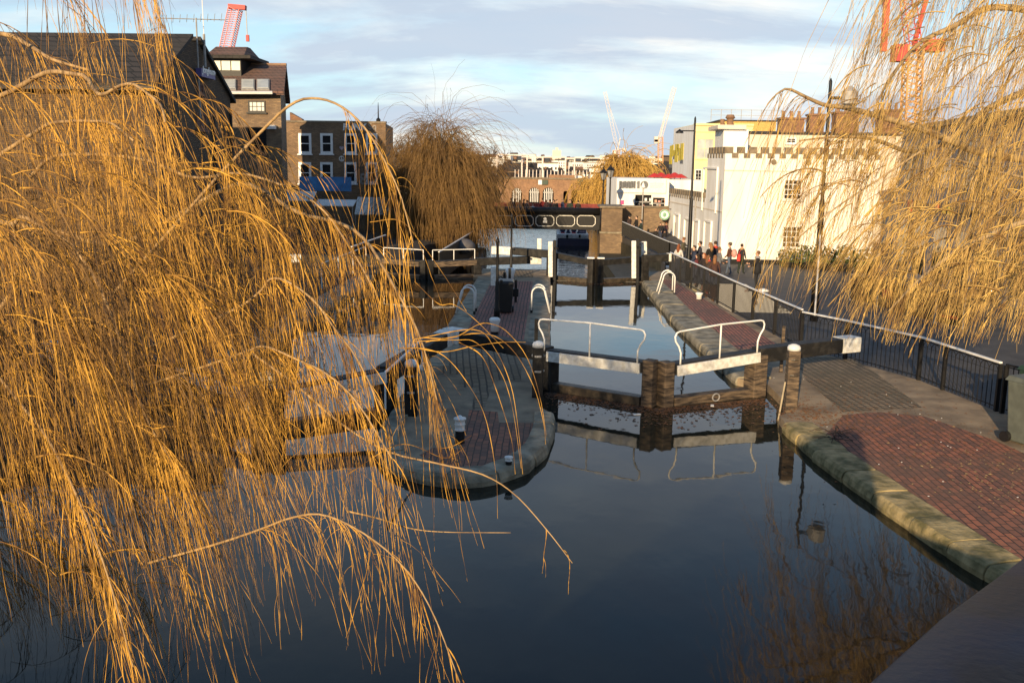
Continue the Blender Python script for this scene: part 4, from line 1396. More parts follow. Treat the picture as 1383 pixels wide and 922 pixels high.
la, lb_ = atY(286, 95, LY), atY(325, 80, LY)
lant = block([(la.x, LY), (lb_.x, LY), (lb_.x, LY + 3), (la.x, LY + 3)], la.z - .8, lb_.z).build('roof_lantern', M['black'], b2)
wlt = Wall((la.x, LY), (lb_.x, LY))
for i in range(3):
    wlt.slab(MB(), wlt.L * (i + .06) / 3, wlt.L * (i + .94) / 3, la.z, lb_.z - .12, -.02, .05).build('lantern_pane', mat('lantern_glazing', (.62, .62, .5), .4, (.5, .5, .42), 2), lant)
rt = atY(284, 64, LY + 1.5)
MB().prism([(la.x - .3, LY - .4), (lb_.x + .7, LY - .4), (lb_.x + .7, LY + 3.4), (la.x - .3, LY + 3.4)], lb_.z + .01, lb_.z + .2).build('lantern_eaves', M['slate'], b2)
MB().hexa([(la.x - .2, LY - .3, lb_.z + .202), (lb_.x + .3, LY - .3, lb_.z + .202), (lb_.x + .3, LY + 3.3, lb_.z + .202), (la.x - .2, LY + 3.3, lb_.z + .202)],
          [(la.x - .1, LY + 1.2, rt.z), (lb_.x + .05, LY + 1.2, rt.z), (lb_.x + .05, LY + 1.8, rt.z), (la.x - .1, LY + 1.8, rt.z)]).build('lantern_roof', M['tile'], b2)
p = w2.p(*w2.pix(368, 172), .1)
tag(MB().box(p + Vector((0, -.15, 0)), (.5, .3, .22)).build('wall_lamp', M['clean_white']), 'small white floodlight box on the corner of the tiled brick building', 'lamp')

# ---- graffiti building
YP = 70.0
w3 = Wall((atY(383, 200, YP).x, YP), (atY(521, 200, YP).x, YP))
z3 = w3.pix(450, 166)[1]
X0, X1 = w3.A.x, w3.B.x
gf = thing('graffiti_building', 'flat-topped dark brick building with white framed windows and painted graffiti', 'building', (X0, YP, .3))
far_c = atY(531, 200, YP + 9)
block([(X0, YP), (X1, YP), (far_c.x, YP + 9), (X0, YP + 9)], .2, z3).build('wall', brick_mat('brown_brick', (0.32, 0.20, 0.11), (0.18, 0.115, 0.065), (0.09, 0.07, 0.05), patch=(0.085, 0.06, 0.04)), gf)
block([(X0 - .05, YP - .06), (X1 + .05, YP - .06), (X1 + .05, YP + .3), (X0 - .05, YP + .3)], z3, z3 + .14).build('coping', M['coping'], gf)
for y0, y1 in ((180, 208), (219, 248)):
    for x0, x1 in ((403, 421), (432.5, 450), (465, 482), (494, 510)):
        ua, za = w3.pix(x0, y0)
        ub, zb = w3.pix(x1, y1)
        w3.window(gf, ua, ub, zb, za, 1, 2, fw=.17, bar=.06)
uu, zz = w3.pix(463, 176)
u2_, z2_ = w3.pix(463, 167.5)
text_mesh('graffiti', 'PUNK', (z2_ - zz) * 1.45, M['clean_white'], gf, w3.p(uu, zz + .02, .02), w3.u, (0, 0, 1), .005, bold=.03, shear=.1)
uu, zz = w3.pix(497, 176)
text_mesh('graffiti', 'Sq', (z2_ - zz) * .25 + .55, mat('faint_paint', (.3, .28, .26), .8), gf, w3.p(uu, zz + .05, .02), w3.u, (0, 0, 1), .005)
def ringmark(x, y, r_, m, heart=False):
    uu, zz = w3.pix(x, y)
    mb = MB()
    if heart:
        pts = [(r_ * .0625 * 16 * math.sin(a) ** 3, r_ * .0625 * (13 * math.cos(a) - 5 * math.cos(2 * a) - 2 * math.cos(3 * a) - math.cos(4 * a))) for a in [2 * math.pi * k / 24 for k in range(24)]]
        mb.add([w3.p(uu + a, zz + c, .015) for a, c in pts], [tuple(range(24))])
    else:
        mb.tube([w3.p(uu + r_ * math.cos(2 * math.pi * k / 20), zz + r_ * math.sin(2 * math.pi * k / 20), .01) for k in range(21)], .035, 4)
        mb.tube([w3.p(uu, zz + r_, .01), w3.p(uu, zz - r_, .01)], .03, 4)
        for s_ in (-1, 1):
            mb.tube([w3.p(uu, zz, .01), w3.p(uu + s_ * r_ * .7, zz - r_ * .7, .01)], .03, 4)
    mb.build('graffiti', m, gf)
ringmark(461.5, 214.5, .17, M['white'])
ringmark(488, 183, .17, mat('faint_paint', (.3, .28, .26), .8))
ringmark(461.5, 200, .17, mat('lilac_paint', (.42, .34, .38), .8), True)
uu, zz = w3.pix(491, 247)
text_mesh('graffiti', '8', 1.1, mat('faint_paint', (.3, .28, .26), .8), gf, w3.p(uu - .3, zz - .1, .02), w3.u, (0, 0, 1), .005, bold=.02)
p = atY(511, 165, YP + 1)
tag(MB().lathe((p.x, p.y, p.z), [(.16, 0), (.16, .2), (.05, .3), (.03, 1.1), (.01, 1.4)], 8).build('roof_spike', M['black']), 'thin dark finial spike standing on the graffiti building roof', 'finial')
p = atY(399, 163, YP + 2)
tag(MB().prism([(p.x - .4, p.y), (p.x + .5, p.y), (p.x + .5, p.y + .6), (p.x - .4, p.y + .6)], p.z - .6, [p.z + .6, p.z + .1, p.z + .1, p.z + .6]).build('chimney_stump', M['chimney']), 'broken brick chimney stump at the left end of the graffiti building', 'chimney')
# market hoardings and awnings below it
def slabthing(name, label, cat, x0, x1, y0, y1, Y, m, d_=.3):
    a, b_ = atY(x0, y0, Y), atY(x1, y1, Y)
    return tag(MB().box(((a.x + b_.x) / 2, Y + d_ / 2, (a.z + b_.z) / 2), (b_.x - a.x, d_, a.z - b_.z)).build(name, m), label, cat)
slabthing('hoarding', 'bright blue hoarding panel in front of the graffiti building', 'hoarding', 404, 474, 238.5, 258.5, 66, M['blue'], .2)
def awning(label, x0, x1, y0, y1, Y, m):
    a, b_ = atY(x0, y0, Y), atY(x1, y1, Y)
    t_ = thing('market_awning', label, 'awning', (a.x, Y, b_.z))
    MB().hexa([(a.x, Y - 1.2, b_.z), (b_.x, Y - 1.2, b_.z), (b_.x, Y, a.z - .06), (a.x, Y, a.z - .06)], [(a.x, Y - 1.2, b_.z + .06), (b_.x, Y - 1.2, b_.z + .06), (b_.x, Y, a.z), (a.x, Y, a.z)]).build('sheet', m, t_)
    for x in (a.x + .05, b_.x - .05):
        MB().tube([(x, Y - 1.15, b_.z - 2), (x, Y - 1.15, b_.z)], .03, 6).build('pole', M['galv'], t_)
awning('white market awning below the blue hoarding, left one', 395, 428, 258, 271, 63, M['clean_white'])
awning('long white market awning behind the golden twigs', 430, 482, 269, 278, 62, M['clean_white'])
awning('grey white awning half behind the far hanging willow', 483, 562, 266, 290, 68, M['white'])
awning('pale blue awning at the left end of the market stalls', 372, 394, 256, 276, 62, mat('pale_blue_sheet', (.25, .45, .6), .7))

# ---- tall hall added out of view behind the camera, sized to shade the island
hall = thing('shade_hall', 'tall brick hall added unseen on the left bank to shade the island', 'building', (-12.2, -45, .4))
block([(-30, -45), (-12.2, -45), (-12.2, 0), (-30, 0)], .3, 10.9).build('wall', M['london'], hall)
block([(-30.3, -45.3), (-11.9, -45.3), (-11.9, .3), (-30.3, .3)], 10.901, 11.2).build('coping', M['coping'], hall)
wm = Wall((-12.2, -45), (-12.2, 0))
for i in range(8):
    for zz in (1.6, 4.6, 7.6):
        wm.window(hall, 3 + i * 5.2, 4.8 + i * 5.2, zz, zz + 2.0, 2, 3)


# ================================================================== ROAD BRIDGE
YB = 77.0
rb = thing('road_bridge', 'black iron road bridge with white outlined panels crossing the canal ahead', 'bridge', (-10, YB, 0))
wr = Wall((-12.0, YB), (4.05, YB))
zt = wr.pix(760, 281)[1]
zb = wr.pix(760, 308)[1]
zm = wr.pix(760, 289)[1]
wr.slab(MB(), 0, wr.L, zb, zm, -.5, 0).build('girder', M['black'], rb)
MB().tube([wr.p(0, zm + .22, 0.02), wr.p(wr.L, zm + .22, .02)], .3, 12).build('top_moulding', M['black'], rb, smooth=True)
wr.slab(MB(), 0, wr.L, zb - .1, zb, -.5, .12).build('bottom_flange', M['black'], rb)
block([(-12, YB + .5), (4.05, YB + .5), (4.05, YB + 9.5), (-12, YB + 9.5)], zb - .05, .62).build('deck', M['asphalt'], rb)
def octo(x0, x1, y0, y1):
    ua, za = wr.pix(x0, y0)
    ub, zc_ = wr.pix(x1, y1)
    c_ = .2
    pts = [(ua + c_, za), (ub - c_, za), (ub, za - c_ * .9), (ub, zc_ + c_ * .9), (ub - c_, zc_), (ua + c_, zc_), (ua, zc_ + c_ * .9), (ua, za - c_ * .9), (ua + c_, za)]
    mb = MB()
    for (a0, b0), (a1, b1) in zip(pts, pts[1:]):
        mb.beam(wr.p(a0, b0, .03), wr.p(a1, b1, .03), .05, .075, wr.n)
    mb.build('panel_outline', M['white'], rb)
for k in range(-4, 5):
    octo(696 + k * 27.9, 720 + k * 27.9, 291, 305.5) if k < 4 else None
uu, zz = wr.pix(736.2, 297.5)
MB().ball(wr.p(uu, zz + .1, .04), .13, 8, (1, .4, 1)).build('crest', M['clean_white'], rb)
wr.slab(MB(), uu - .16, uu + .16, zz - .2, zz - .02, 0, .07).build('crest_scroll', M['clean_white'], rb)
# brick pier and wing wall
a, b_ = atY(811, 300, 76.4), atY(841, 300, 76.4)
pr = thing('bridge_pier', 'square yellow brick pier with stone cap at the right end of the bridge', 'pier', (a.x, 76.4, -1.6))
zc1, zc2 = atY(820, 281, 76.4).z, atY(820, 313, 76.4).z
block([(a.x + .08, 76.4), (b_.x - .05, 76.4), (b_.x - .05, 79.6), (a.x + .08, 79.6)], zc2, zc1).build('shaft', M['london'], pr)
block([(a.x - .05, 76.25), (b_.x + .05, 76.25), (b_.x + .05, 79.6), (a.x - .05, 79.6)], zc2 - .12, zc2 - .001).build('stone_course', M['stone'], pr)
block([(a.x, 76.3), (b_.x, 76.3), (b_.x, 79.6), (a.x, 79.6)], -4, zc2 - .121).build('base', M['london'], pr)
MB().prism([(a.x - .12, 76.2), (b_.x + .12, 76.2), (b_.x + .12, 79.8), (a.x - .12, 79.8)], zc1 + .001, zc1 + .16).build('cap', M['coping'], pr, bevel=.03)
wg2 = thing('wing_wall', 'yellow brick wing wall right of the pier, people in front of it', 'wall', (b_.x, 79.0, -.2))
b3 = atY(909, 300, 79)
block([(b_.x - .04, 79.0), (b3.x, 79.0), (b3.x, 79.5), (b_.x - .04, 79.5)], -1.6, zc1 - .05).build('wall', M['london'], wg2)
MB().prism([(b_.x - .04, 78.9), (b3.x, 78.9), (b3.x, 79.6), (b_.x - .04, 79.6)], zc1 - .049, zc1 + .1).build('cap', M['coping'], wg2, bevel=.03)
tag(block([(-14, 76.8), (-9.0, 76.8), (-9.0, 86), (-14, 86)], -4, .6).build('bridge_abutment', M['dark_brick']), 'dark brick abutment at the left end of the bridge behind the willow', 'abutment')
# far red parapet
a, b_ = atY(640, 272, 87), atY(800, 279, 87)
tag(MB().box(((a.x + b_.x) / 2 - 1, 87, (.62 + atY(700, 274, 87).z) / 2), (b_.x - a.x + 4, .15, atY(700, 274, 87).z - .62)).build('bridge_parapet', mat('dull_red', (.22, .03, .025), .7)), 'red parapet on the far side of the bridge behind the walkers', 'parapet')


def street_lamp(label, x, yb, yt, Y, zb_, heritage=True, arm=None, name='street_lamp', r0=.09):
    p_ = atY(x, yt, Y)
    t_ = thing(name, label, 'lamp post', (p_.x, Y, zb_))
    H = p_.z - zb_
    x_ = p_.x
    if heritage:
        hl = 1.05
        MB().lathe((x_, Y, zb_), [(.36, 0), (.36, .35), (.2, .5), (.24, .8), (.12, .95), (.1, 1.3), (.07, 1.4), (.06, H - hl - .1), (.12, H - hl)], 12).build('post', M['black'], t_, smooth=False)
        MB().lathe((x_, Y, zb_ + H - hl), [(.13, 0), (.27, .58)], 4).build('lantern_glass', M['galv'], t_)
        MB().lathe((x_, Y, zb_ + H - hl + .581), [(.33, 0), (.33, .05), (.14, .24), (.14, .28), (.05, .32), (.05, .4), (.01, .47)], 8).build('lantern_roof', M['black'], t_)
        mb_ = MB()
        for k in range(4):
            a_ = k * math.pi / 2
            mb_.beam((x_ + .14 * math.cos(a_), Y + .14 * math.sin(a_), zb_ + H - hl), (x_ + .29 * math.cos(a_), Y + .29 * math.sin(a_), zb_ + H - hl + .58), .035, .035)
        mb_.build('lantern_frame', M['black'], t_)
    else:
        MB().lathe((x_, Y, zb_), [(r0 * 1.3, 0), (r0 * 1.3, 1.2), (r0, 1.3), (r0 * .9, H * .5), (r0 * .6, H * .52), (r0 * .5, H), (.01, H + .1)], 12).build('post', M['black'], t_, smooth=True)
        if arm:
            ax, az_ = arm
            MB().tube([(x_, Y, zb_ + az_), (x_ + ax, Y, zb_ + az_)], .03, 6).build('arm', M['black'], t_)
            MB().lathe((x_ + ax, Y, zb_ + az_ - .12), [(.2, 0), (.18, .08), (.06, .16), (.03, .2)], 12).build('lamp_head', M['black'], t_)
    return t_


street_lamp('ornate black heritage lantern on the bridge, left and smaller of the two', 815.5, 0, 226, 84, .6)
street_lamp('ornate black heritage lantern on the bridge, right and taller of the two', 825, 0, 222, 80, .6)
pl = at(928, 352, -.6)
street_lamp('tall slim black lamp post before the castellated cottage', 939, 0, 160, 50, hz(50), False, (-.75, atY(939, 177, 50).z - hz(50)), r0=.1)
pl = at(1099, 427, .48)
t = street_lamp('sturdy black lamp post by the railing corner, half veiled by the willow', 1122, 0, 110, 31, .42, False, None, r0=.10)
p = atY(1121, 128, 31)
MB().tube([(p.x, 31, p.z - .1), (p.x + .45, 31, p.z - .1)], .05, 6).build('arm', M['black'], t)
MB().lathe((p.x + .6, 31, p.z - .35), [(.1, 0), (.26, .08), (.26, .45), (.08, .6)], 8).build('lantern', M['galv'], t)
MB().tube([(p.x - .02, 30.87, .6), (p.x - .02, 30.87, 3.2)], .03, 6).build('sun_streak', M['clean_white'], t)  # white tube stands in for sunlight along the lower post
# thin grey pole with white cone before the lettered building
p = atY(869, 255, 88)
t = thing('sign_pole', 'thin grey pole with white cone top by the wing wall', 'pole', (p.x, 78.6, -.1))
p = atY(869, 245, 78.6)
MB().tube([(p.x, 78.6, -.2), (p.x, 78.6, p.z)], .05, 6).build('pole', M['galv'], t)
MB().lathe((p.x, 78.6, p.z - .5), [(.2, 0), (.03, .45)], 10).build('cone', M['clean_white'], t)

# ================================================================== BOAT
p0, p1 = atY(752.5, 330, 92), atY(796, 330, 92)
bt = thing('tour_boat', 'dark blue boat with white deck band and lifebuoys moored beyond the bridge', 'boat', (p0.x, 92, LW))
zt, zw = atY(770, 316.5, 92).z, atY(770, 322, 92).z
xm, hw = (p0.x + p1.x) / 2, (p1.x - p0.x) / 2
def hullring(s_, z, y):
    return [(xm - hw * s_, y, z), (xm + hw * s_, y, z)]
block([(xm - hw, 92), (xm + hw, 92), (xm + hw, 106), (xm - hw, 106)], LW - .3, zw).build('hull', M['navy'], bt, bevel=.12)
block([(xm - hw - .03, 91.95), (xm + hw - .1, 91.95), (xm + hw - .1, 106), (xm - hw - .03, 106)], zw + .001, zt).build('deck_band', M['white'], bt)
block([(xm - hw + .2, 93.5), (xm + hw - .3, 93.5), (xm + hw - .3, 105), (xm - hw + .2, 105)], zt + .001, zt + 1.5).build('cabin', M['navy'], bt)
for x, lean in ((760, 0), (775, .2)):
    q_ = atY(x, 310.5, 93.3)
    mb = MB()
    mb.tube([(q_.x + .34 * math.cos(a_ / 10 * math.pi), 93.35, q_.z + .34 * math.sin(a_ / 10 * math.pi)) for a_ in range(21)], .085, 8)
    lb = mb.build('lifebuoy', M['clean_white'], bt)
    mb = MB()
    for k0 in (3, 13):
        mb.tube([(q_.x + .34 * math.cos(a_ / 10 * math.pi), 93.35, q_.z + .34 * math.sin(a_ / 10 * math.pi)) for a_ in range(k0, k0 + 5)], .092, 8)
    mb.build('lifebuoy_band', M['red'], lb)
for x in (766, 783):
    q_ = atY(x, 319, 91.9)
    MB().lathe((q_.x, 91.9, q_.z - .15), [(.09, 0), (.09, .3)], 8).build('fender', M['black'], bt)
# covered boat mound on the left
a, b_ = atY(612, 326, 60), atY(640, 312, 60)
tag(MB().ball(((a.x + b_.x) / 2, 60, a.z - .3), .62, 14, (1.2, 1.6, .8)).build('tarpaulin_cover', mat('grey_tarp', (.13, .12, .12), .7), smooth=True), 'grey tarpaulin mound under the far hanging willow', 'tarpaulin')
tag(block([(atY(640, 330, 62).x, 60), (atY(655, 330, 62).x, 61), (atY(653, 330, 72).x, 76), (atY(640, 330, 72).x - 2, 76)], LW - .5, -1.3).build('moored_barge', M['black'], bevel=.25), 'black barge hull end moored at the left below the gates', 'boat')


# ================================================================== VIADUCT, CITY, CRANES
YV = 300.0
wv = Wall((atY(560, 240, YV).x, YV), (atY(860, 240, YV).x, YV))
via = thing('railway_viaduct', 'sunlit orange brick railway viaduct with arches across the background', 'viaduct', (wv.A.x, YV, -8))
ztv = wv.pix(740, 240)[1]
def archwall(wl_, arches, z0, z1, thick):
    """a wall with round-headed openings cut through as real gaps"""
    mb = MB()
    u = 0.0
    for (ua, ub, zs) in arches:
        wl_.slab(mb, u, ua, z0, z1, -thick, 0)
        r_ = (ub - ua) / 2
        uc = (ua + ub) / 2
        N = 10
        prev = None
        for k in range(N + 1):
            th = math.pi - math.pi * k / N
            q_ = (uc + r_ * math.cos(th), zs + r_ * math.sin(th))
            if prev:
                a0, a1 = prev, q_
                mb.hexa([wl_.p(a0[0], a0[1], 0), wl_.p(a1[0], a1[1], 0), wl_.p(a1[0], a1[1], -thick), wl_.p(a0[0], a0[1], -thick)],
                        [wl_.p(a0[0], z1, 0), wl_.p(a1[0], z1, 0), wl_.p(a1[0], z1, -thick), wl_.p(a0[0], z1, -thick)])
            prev = q_
        u = ub
    wl_.slab(mb, u, wl_.L, z0, z1, -thick, 0)
    return mb
arch = []
for x0, x1 in ((600, 614), (628, 642), (662, 676), (691, 705), (714, 729), (733, 748), (761, 767), (772, 782), (791, 802), (812, 826), (834, 848)):
    ua, ub = wv.pix(x0, 255)[0], wv.pix(x1, 255)[0]
    arch.append((ua, ub, wv.pix(x0, 260)[1] - .2))
archwall(wv, arch, -8.5, ztv, 7).build('wall', M['red_brick'], via)
for i, (ua, ub, zs) in enumerate(arch):
    inner = MB()
    wv.slab(inner, ua + .05, ub - .05, -8.4, zs + (ub - ua) / 2, -4.2, -4.0)
    inner.build('arch_infill', M['dark'], via)
    if i in (3, 4, 5):
        mb = MB()
        for k in range(1, 6):
            u = ua + (ub - ua) * k / 6
            top_ = zs + math.sqrt(max(0, ((ub - ua) / 2) ** 2 - (u - (ua + ub) / 2) ** 2))
            wv.slab(mb, u - .1, u + .1, -6.5, top_, -.6, -.4)
        wv.slab(mb, ua + .2, ub - .2, -3.6, -3.4, -.6, -.4)
        mb.build('window_bars', M['clean_white'], via)
mb = MB()
wv.slab(mb, 0, wv.L, ztv - .5, ztv, .01, .3)
mb.build('string_course', M['coping'], via)
a = wv.pix(741, 240)[0]
c_ = wv.pix(776, 240)[0]
mb = MB()
wv.slab(mb, a, c_, ztv + .01, ztv + .9, -.4, -.05)
mb.build('parapet', M['red_brick'], via)
mb = MB()
u = wv.pix(695, 240)[0]
while u < wv.L - 2:
    wv.slab(mb, u, u + .22, ztv, ztv + 2.3, -.35, -.2)
    u += 1.1
mb.build('fence', M['cranewhite'], via)
for x0, x1, c_m in ((727, 732, 'clean_white'), (732, 740, 'greenplastic'), (780, 787, 'greenplastic')):
    ua, za = wv.pix(x0, 243)
    ub, zb_ = wv.pix(x1, 249.5)
    wv.slab(MB(), ua, ub, zb_, za, .3, .4).build('sign_board', M[c_m], via)
# overhead line gantries
for i, (x0, x1, yt, Y) in enumerate(((671, 712, 209, 306), (705, 733, 212, 310), (733, 764, 212, 305), (764, 776, 214, 312), (776, 822, 213, 308))):
    a, b_ = atY(x0, yt, Y), atY(x1, yt, Y)
    z0 = ztv
    t = thing('line_gantry', ['leftmost pale overhead line gantry above the viaduct', 'second pale overhead line gantry from the left above the viaduct', 'middle pale overhead line gantry above the viaduct', 'narrow pale overhead line gantry right of the middle one', 'rightmost wide pale overhead line gantry above the viaduct'][i], 'gantry', (a.x, Y, z0), group='overhead line gantries on the viaduct')
    for x_ in (a.x, b_.x):
        MB().beam((x_, Y, z0 - (6 if i in (1, 4) else 0)), (x_, Y, a.z), .45, .45, Vector((0, 1, 0))).build('mast', M['cranewhite'], t)
    MB().beam((a.x, Y, a.z), (b_.x, Y, a.z), .4, .45).build('beam', M['cranewhite'], t)
    for k in (.3, .7):
        x_ = a.x + (b_.x - a.x) * k
        MB().beam((x_, Y, a.z - 1.3), (x_, Y, a.z), .16, .16, Vector((0, 1, 0))).build('dropper', M['black'], t)

# the city on the far slope: four kinds of house, then copies
def house(name, label, w_, d_, h_, rh, mw, mr, wins, flat=False):
    t_ = thing(name, label, 'house', (0, -500, -60), group='houses on the far slope')
    if flat:
        block([(-w_ / 2 - .3, -d_ / 2 - .3), (w_ / 2 + .3, -d_ / 2 - .3), (w_ / 2 + .3, d_ / 2 + .3), (-w_ / 2 - .3, d_ / 2 + .3)], h_ + .01, h_ + .8).build('roof', mr, t_, world=False)
    else:
        MB().add([(-w_ / 2 - .4, -d_ / 2 - .4, h_), (w_ / 2 + .4, -d_ / 2 - .4, h_), (w_ / 2 + .4, d_ / 2 + .4, h_), (-w_ / 2 - .4, d_ / 2 + .4, h_), (-w_ / 2, 0, h_ + rh), (w_ / 2, 0, h_ + rh)],
                 [(0, 1, 5, 4), (2, 3, 4, 5), (1, 2, 5), (3, 0, 4), (3, 2, 1, 0)]).build('roof', mr, t_, world=False)
    wm_ = Wall((-w_ / 2, -d_ / 2), (w_ / 2, -d_ / 2))
    mb_ = block([(-w_ / 2, -d_ / 2), (w_ / 2, -d_ / 2), (w_ / 2, d_ / 2), (-w_ / 2, d_ / 2)], -6, h_)
    mb_.cur = 1
    n_ = max(2, int(w_ / 3))
    for r_ in range(wins):
        for k in range(n_):
            wm_.slab(mb_, w_ * (k + .3) / n_, w_ * (k + .7) / n_, 1.2 + r_ * 3, 2.8 + r_ * 3, -.02, .05)
    mb_.build('wall', [mw, M['glass']], t_, world=False)
    if not flat:
        MB().box((w_ * .3, 0, h_ + rh * .8), (1.0, 1.6, 2.4)).build('chimney', M['chimney'], t_, world=False)
    return t_


HK = [('terraced_house', 'pale cream', house('terraced_house', '', 11, 9, 8, 3.4, M['cream'], M['slate'], 2)),
      ('brick_house', 'orange brick', house('brick_house', '', 9, 9, 8, 3.8, M['red_brick'], M['tile'], 2)),
      ('white_flats', 'white', house('white_flats', '', 17, 10, 14, 0, M['stucco'], M['coping'], 4, True)),
      ('brown_flats', 'brown brick', house('brown_flats', '', 22, 11, 11, 3.6, M['london'], M['slate'], 3))]
gz = lambda Y: float(np.interp(Y, ys, hh))
q = random.Random(12)
first = {}
slots = []
for i in range(230):
    Y = 330 + 1500 * (i / 230) ** 1.4
    x_px = q.uniform(560, 905)
    slots.append((x_px, Y))
lab_seen = {}
for i, (x_px, Y) in enumerate(slots):
    k = q.choices((0, 1, 2, 3), (4, 3, 2.4, 1.2))[0]
    X = (x_px - 742) / 1300 * Y
    nm, colr, src = HK[k]
    row = 'just beyond the viaduct' if Y < 480 else ('half way up the far slope' if Y < 900 else 'high on the far hillside')
    side = 'behind the bare tree' if x_px < 680 else ('above the bridge centre' if x_px < 780 else ('left of the yellow willow' if x_px < 815 else 'behind the yellow willow'))
    lab = f'{colr} {nm.split("_")[-1]} {row}, {side}'
    if k in first:
        o = dup(src, (X, Y, gz(Y)), q.uniform(-.5, .5), label=lab)
    else:
        first[k] = 1
        o = src
        o.location = (X, Y, gz(Y))
        o.rotation_euler = (0, 0, q.uniform(-.4, .4))
        o['label'] = lab
    o['group'] = lab
    o.scale = (q.uniform(.45, .85), .8, q.uniform(.55, .95))
p = atY(752, 204, 1500)
tag(MB().box((p.x, 1500, p.z - 12), (13, 13, 26)).box((p.x, 1500, p.z + 3.0), (4, 4, 4)).build('church_tower', M['cream']), 'pale tower standing on the skyline of the far hill', 'tower')


def lattice(mb, a, b_, w_, n_, t_=.12):
    a, b_ = Vector(a), Vector(b_)
    d = (b_ - a).normalized()
    s_ = d.cross(Vector((0, 1, 0))).normalized() * w_ / 2
    u_ = d.cross(s_).normalized() * w_ / 2
    cs = [s_ + u_, s_ - u_, -s_ - u_, -s_ + u_]
    for c in cs:
        mb.beam(a + c, b_ + c, t_, t_)
    for i in range(n_):
        p_, q_ = a.lerp(b_, i / n_), a.lerp(b_, (i + 1) / n_)
        for k in range(4):
            c0_, c1_ = cs[k], cs[(k + 1) % 4]
            mb.beam(p_ + c0_, q_ + c1_, t_ * .7, t_ * .7)
    return mb


def crane(label, base, hinge, tip, Y, m, mast_m, w_=1.6, back=None, cab=True):
    a, h_, t_ = atY(*base, Y), atY(*hinge, Y), atY(*tip, Y)
    r_ = thing('tower_crane', label, 'crane', (a.x, Y, a.z))
    lattice(MB(), a, h_, w_, 14, w_ * .11).build('mast', mast_m, r_)
    lattice(MB(), h_, t_, w_ * .8, 18, w_ * .055).build('jib', m, r_)
    if back:
        k = atY(*back, Y)
        lattice(MB(), h_, k, w_ * .7, 4, w_ * .09).build('counter_jib', m, r_)
        MB().box((k.x, Y, k.z - w_ * .2), (w_ * 1.1, w_, w_ * .8)).build('counterweight', m, r_)
        top = h_ + Vector((w_ * .6, 0, w_ * 3.2))
        MB().beam(h_, top, w_ * .25, w_ * .25).build('a_frame', m, r_)
        MB().beam(top, t_, w_ * .07, w_ * .07).build('stay', m, r_)
    if cab:
        MB().box((h_.x - w_ * .9, Y, h_.z - w_ * .5), (w_ * .9, w_, w_ * 1.1)).build('cab', m, r_)
    return r_


crane('pale orange luffing crane, left and shorter of the far pair', (836, 225), (834, 203), (817, 124), 420, M['cranewhite'], M['craneyellow'], 1.6, (843, 202))
crane('pale orange luffing crane, right and taller of the far pair', (892, 220), (892, 185), (911, 118), 400, M['cranewhite'], M['craneyellow'], 1.9, (887, 190))
c_ = crane('red lattice crane jib rising behind the tiled brick building', (300, 140), (306, 66), (318, 12), 160, mat('crane_pink', (.72, .22, .2), .6), M['cranered'], 2.2, None, False)
a, b_ = atY(309, 9, 160), atY(332, 11, 160)
MB().beam(a, b_, 1.0, .7).build('head', M['cranered'], c_)
MB().beam(b_, atY(334, 50, 160), .12, .12).build('hoist_rope', M['galv'], c_)
MB().box(atY(334.5, 52, 160), (.45, .45, 1.0)).build('hook', M['cranered'], c_)
c_ = crane('big red crane with yellow mast seen through the right willow', (1229, 175), (1234, 62), (1215, -90), 130, M['cranered'], M['craneyellow'], 1.9, (1262, 58))
MB().beam(atY(1193, 70, 130), atY(1202, -60, 130), .7, .7).build('pendant', M['cranered'], c_)


# ================================================================== PEOPLE
PM = {}
def cloth(name, c):
    return mat('cloth_' + name, c, .9, tuple(v * .7 for v in c), 7)


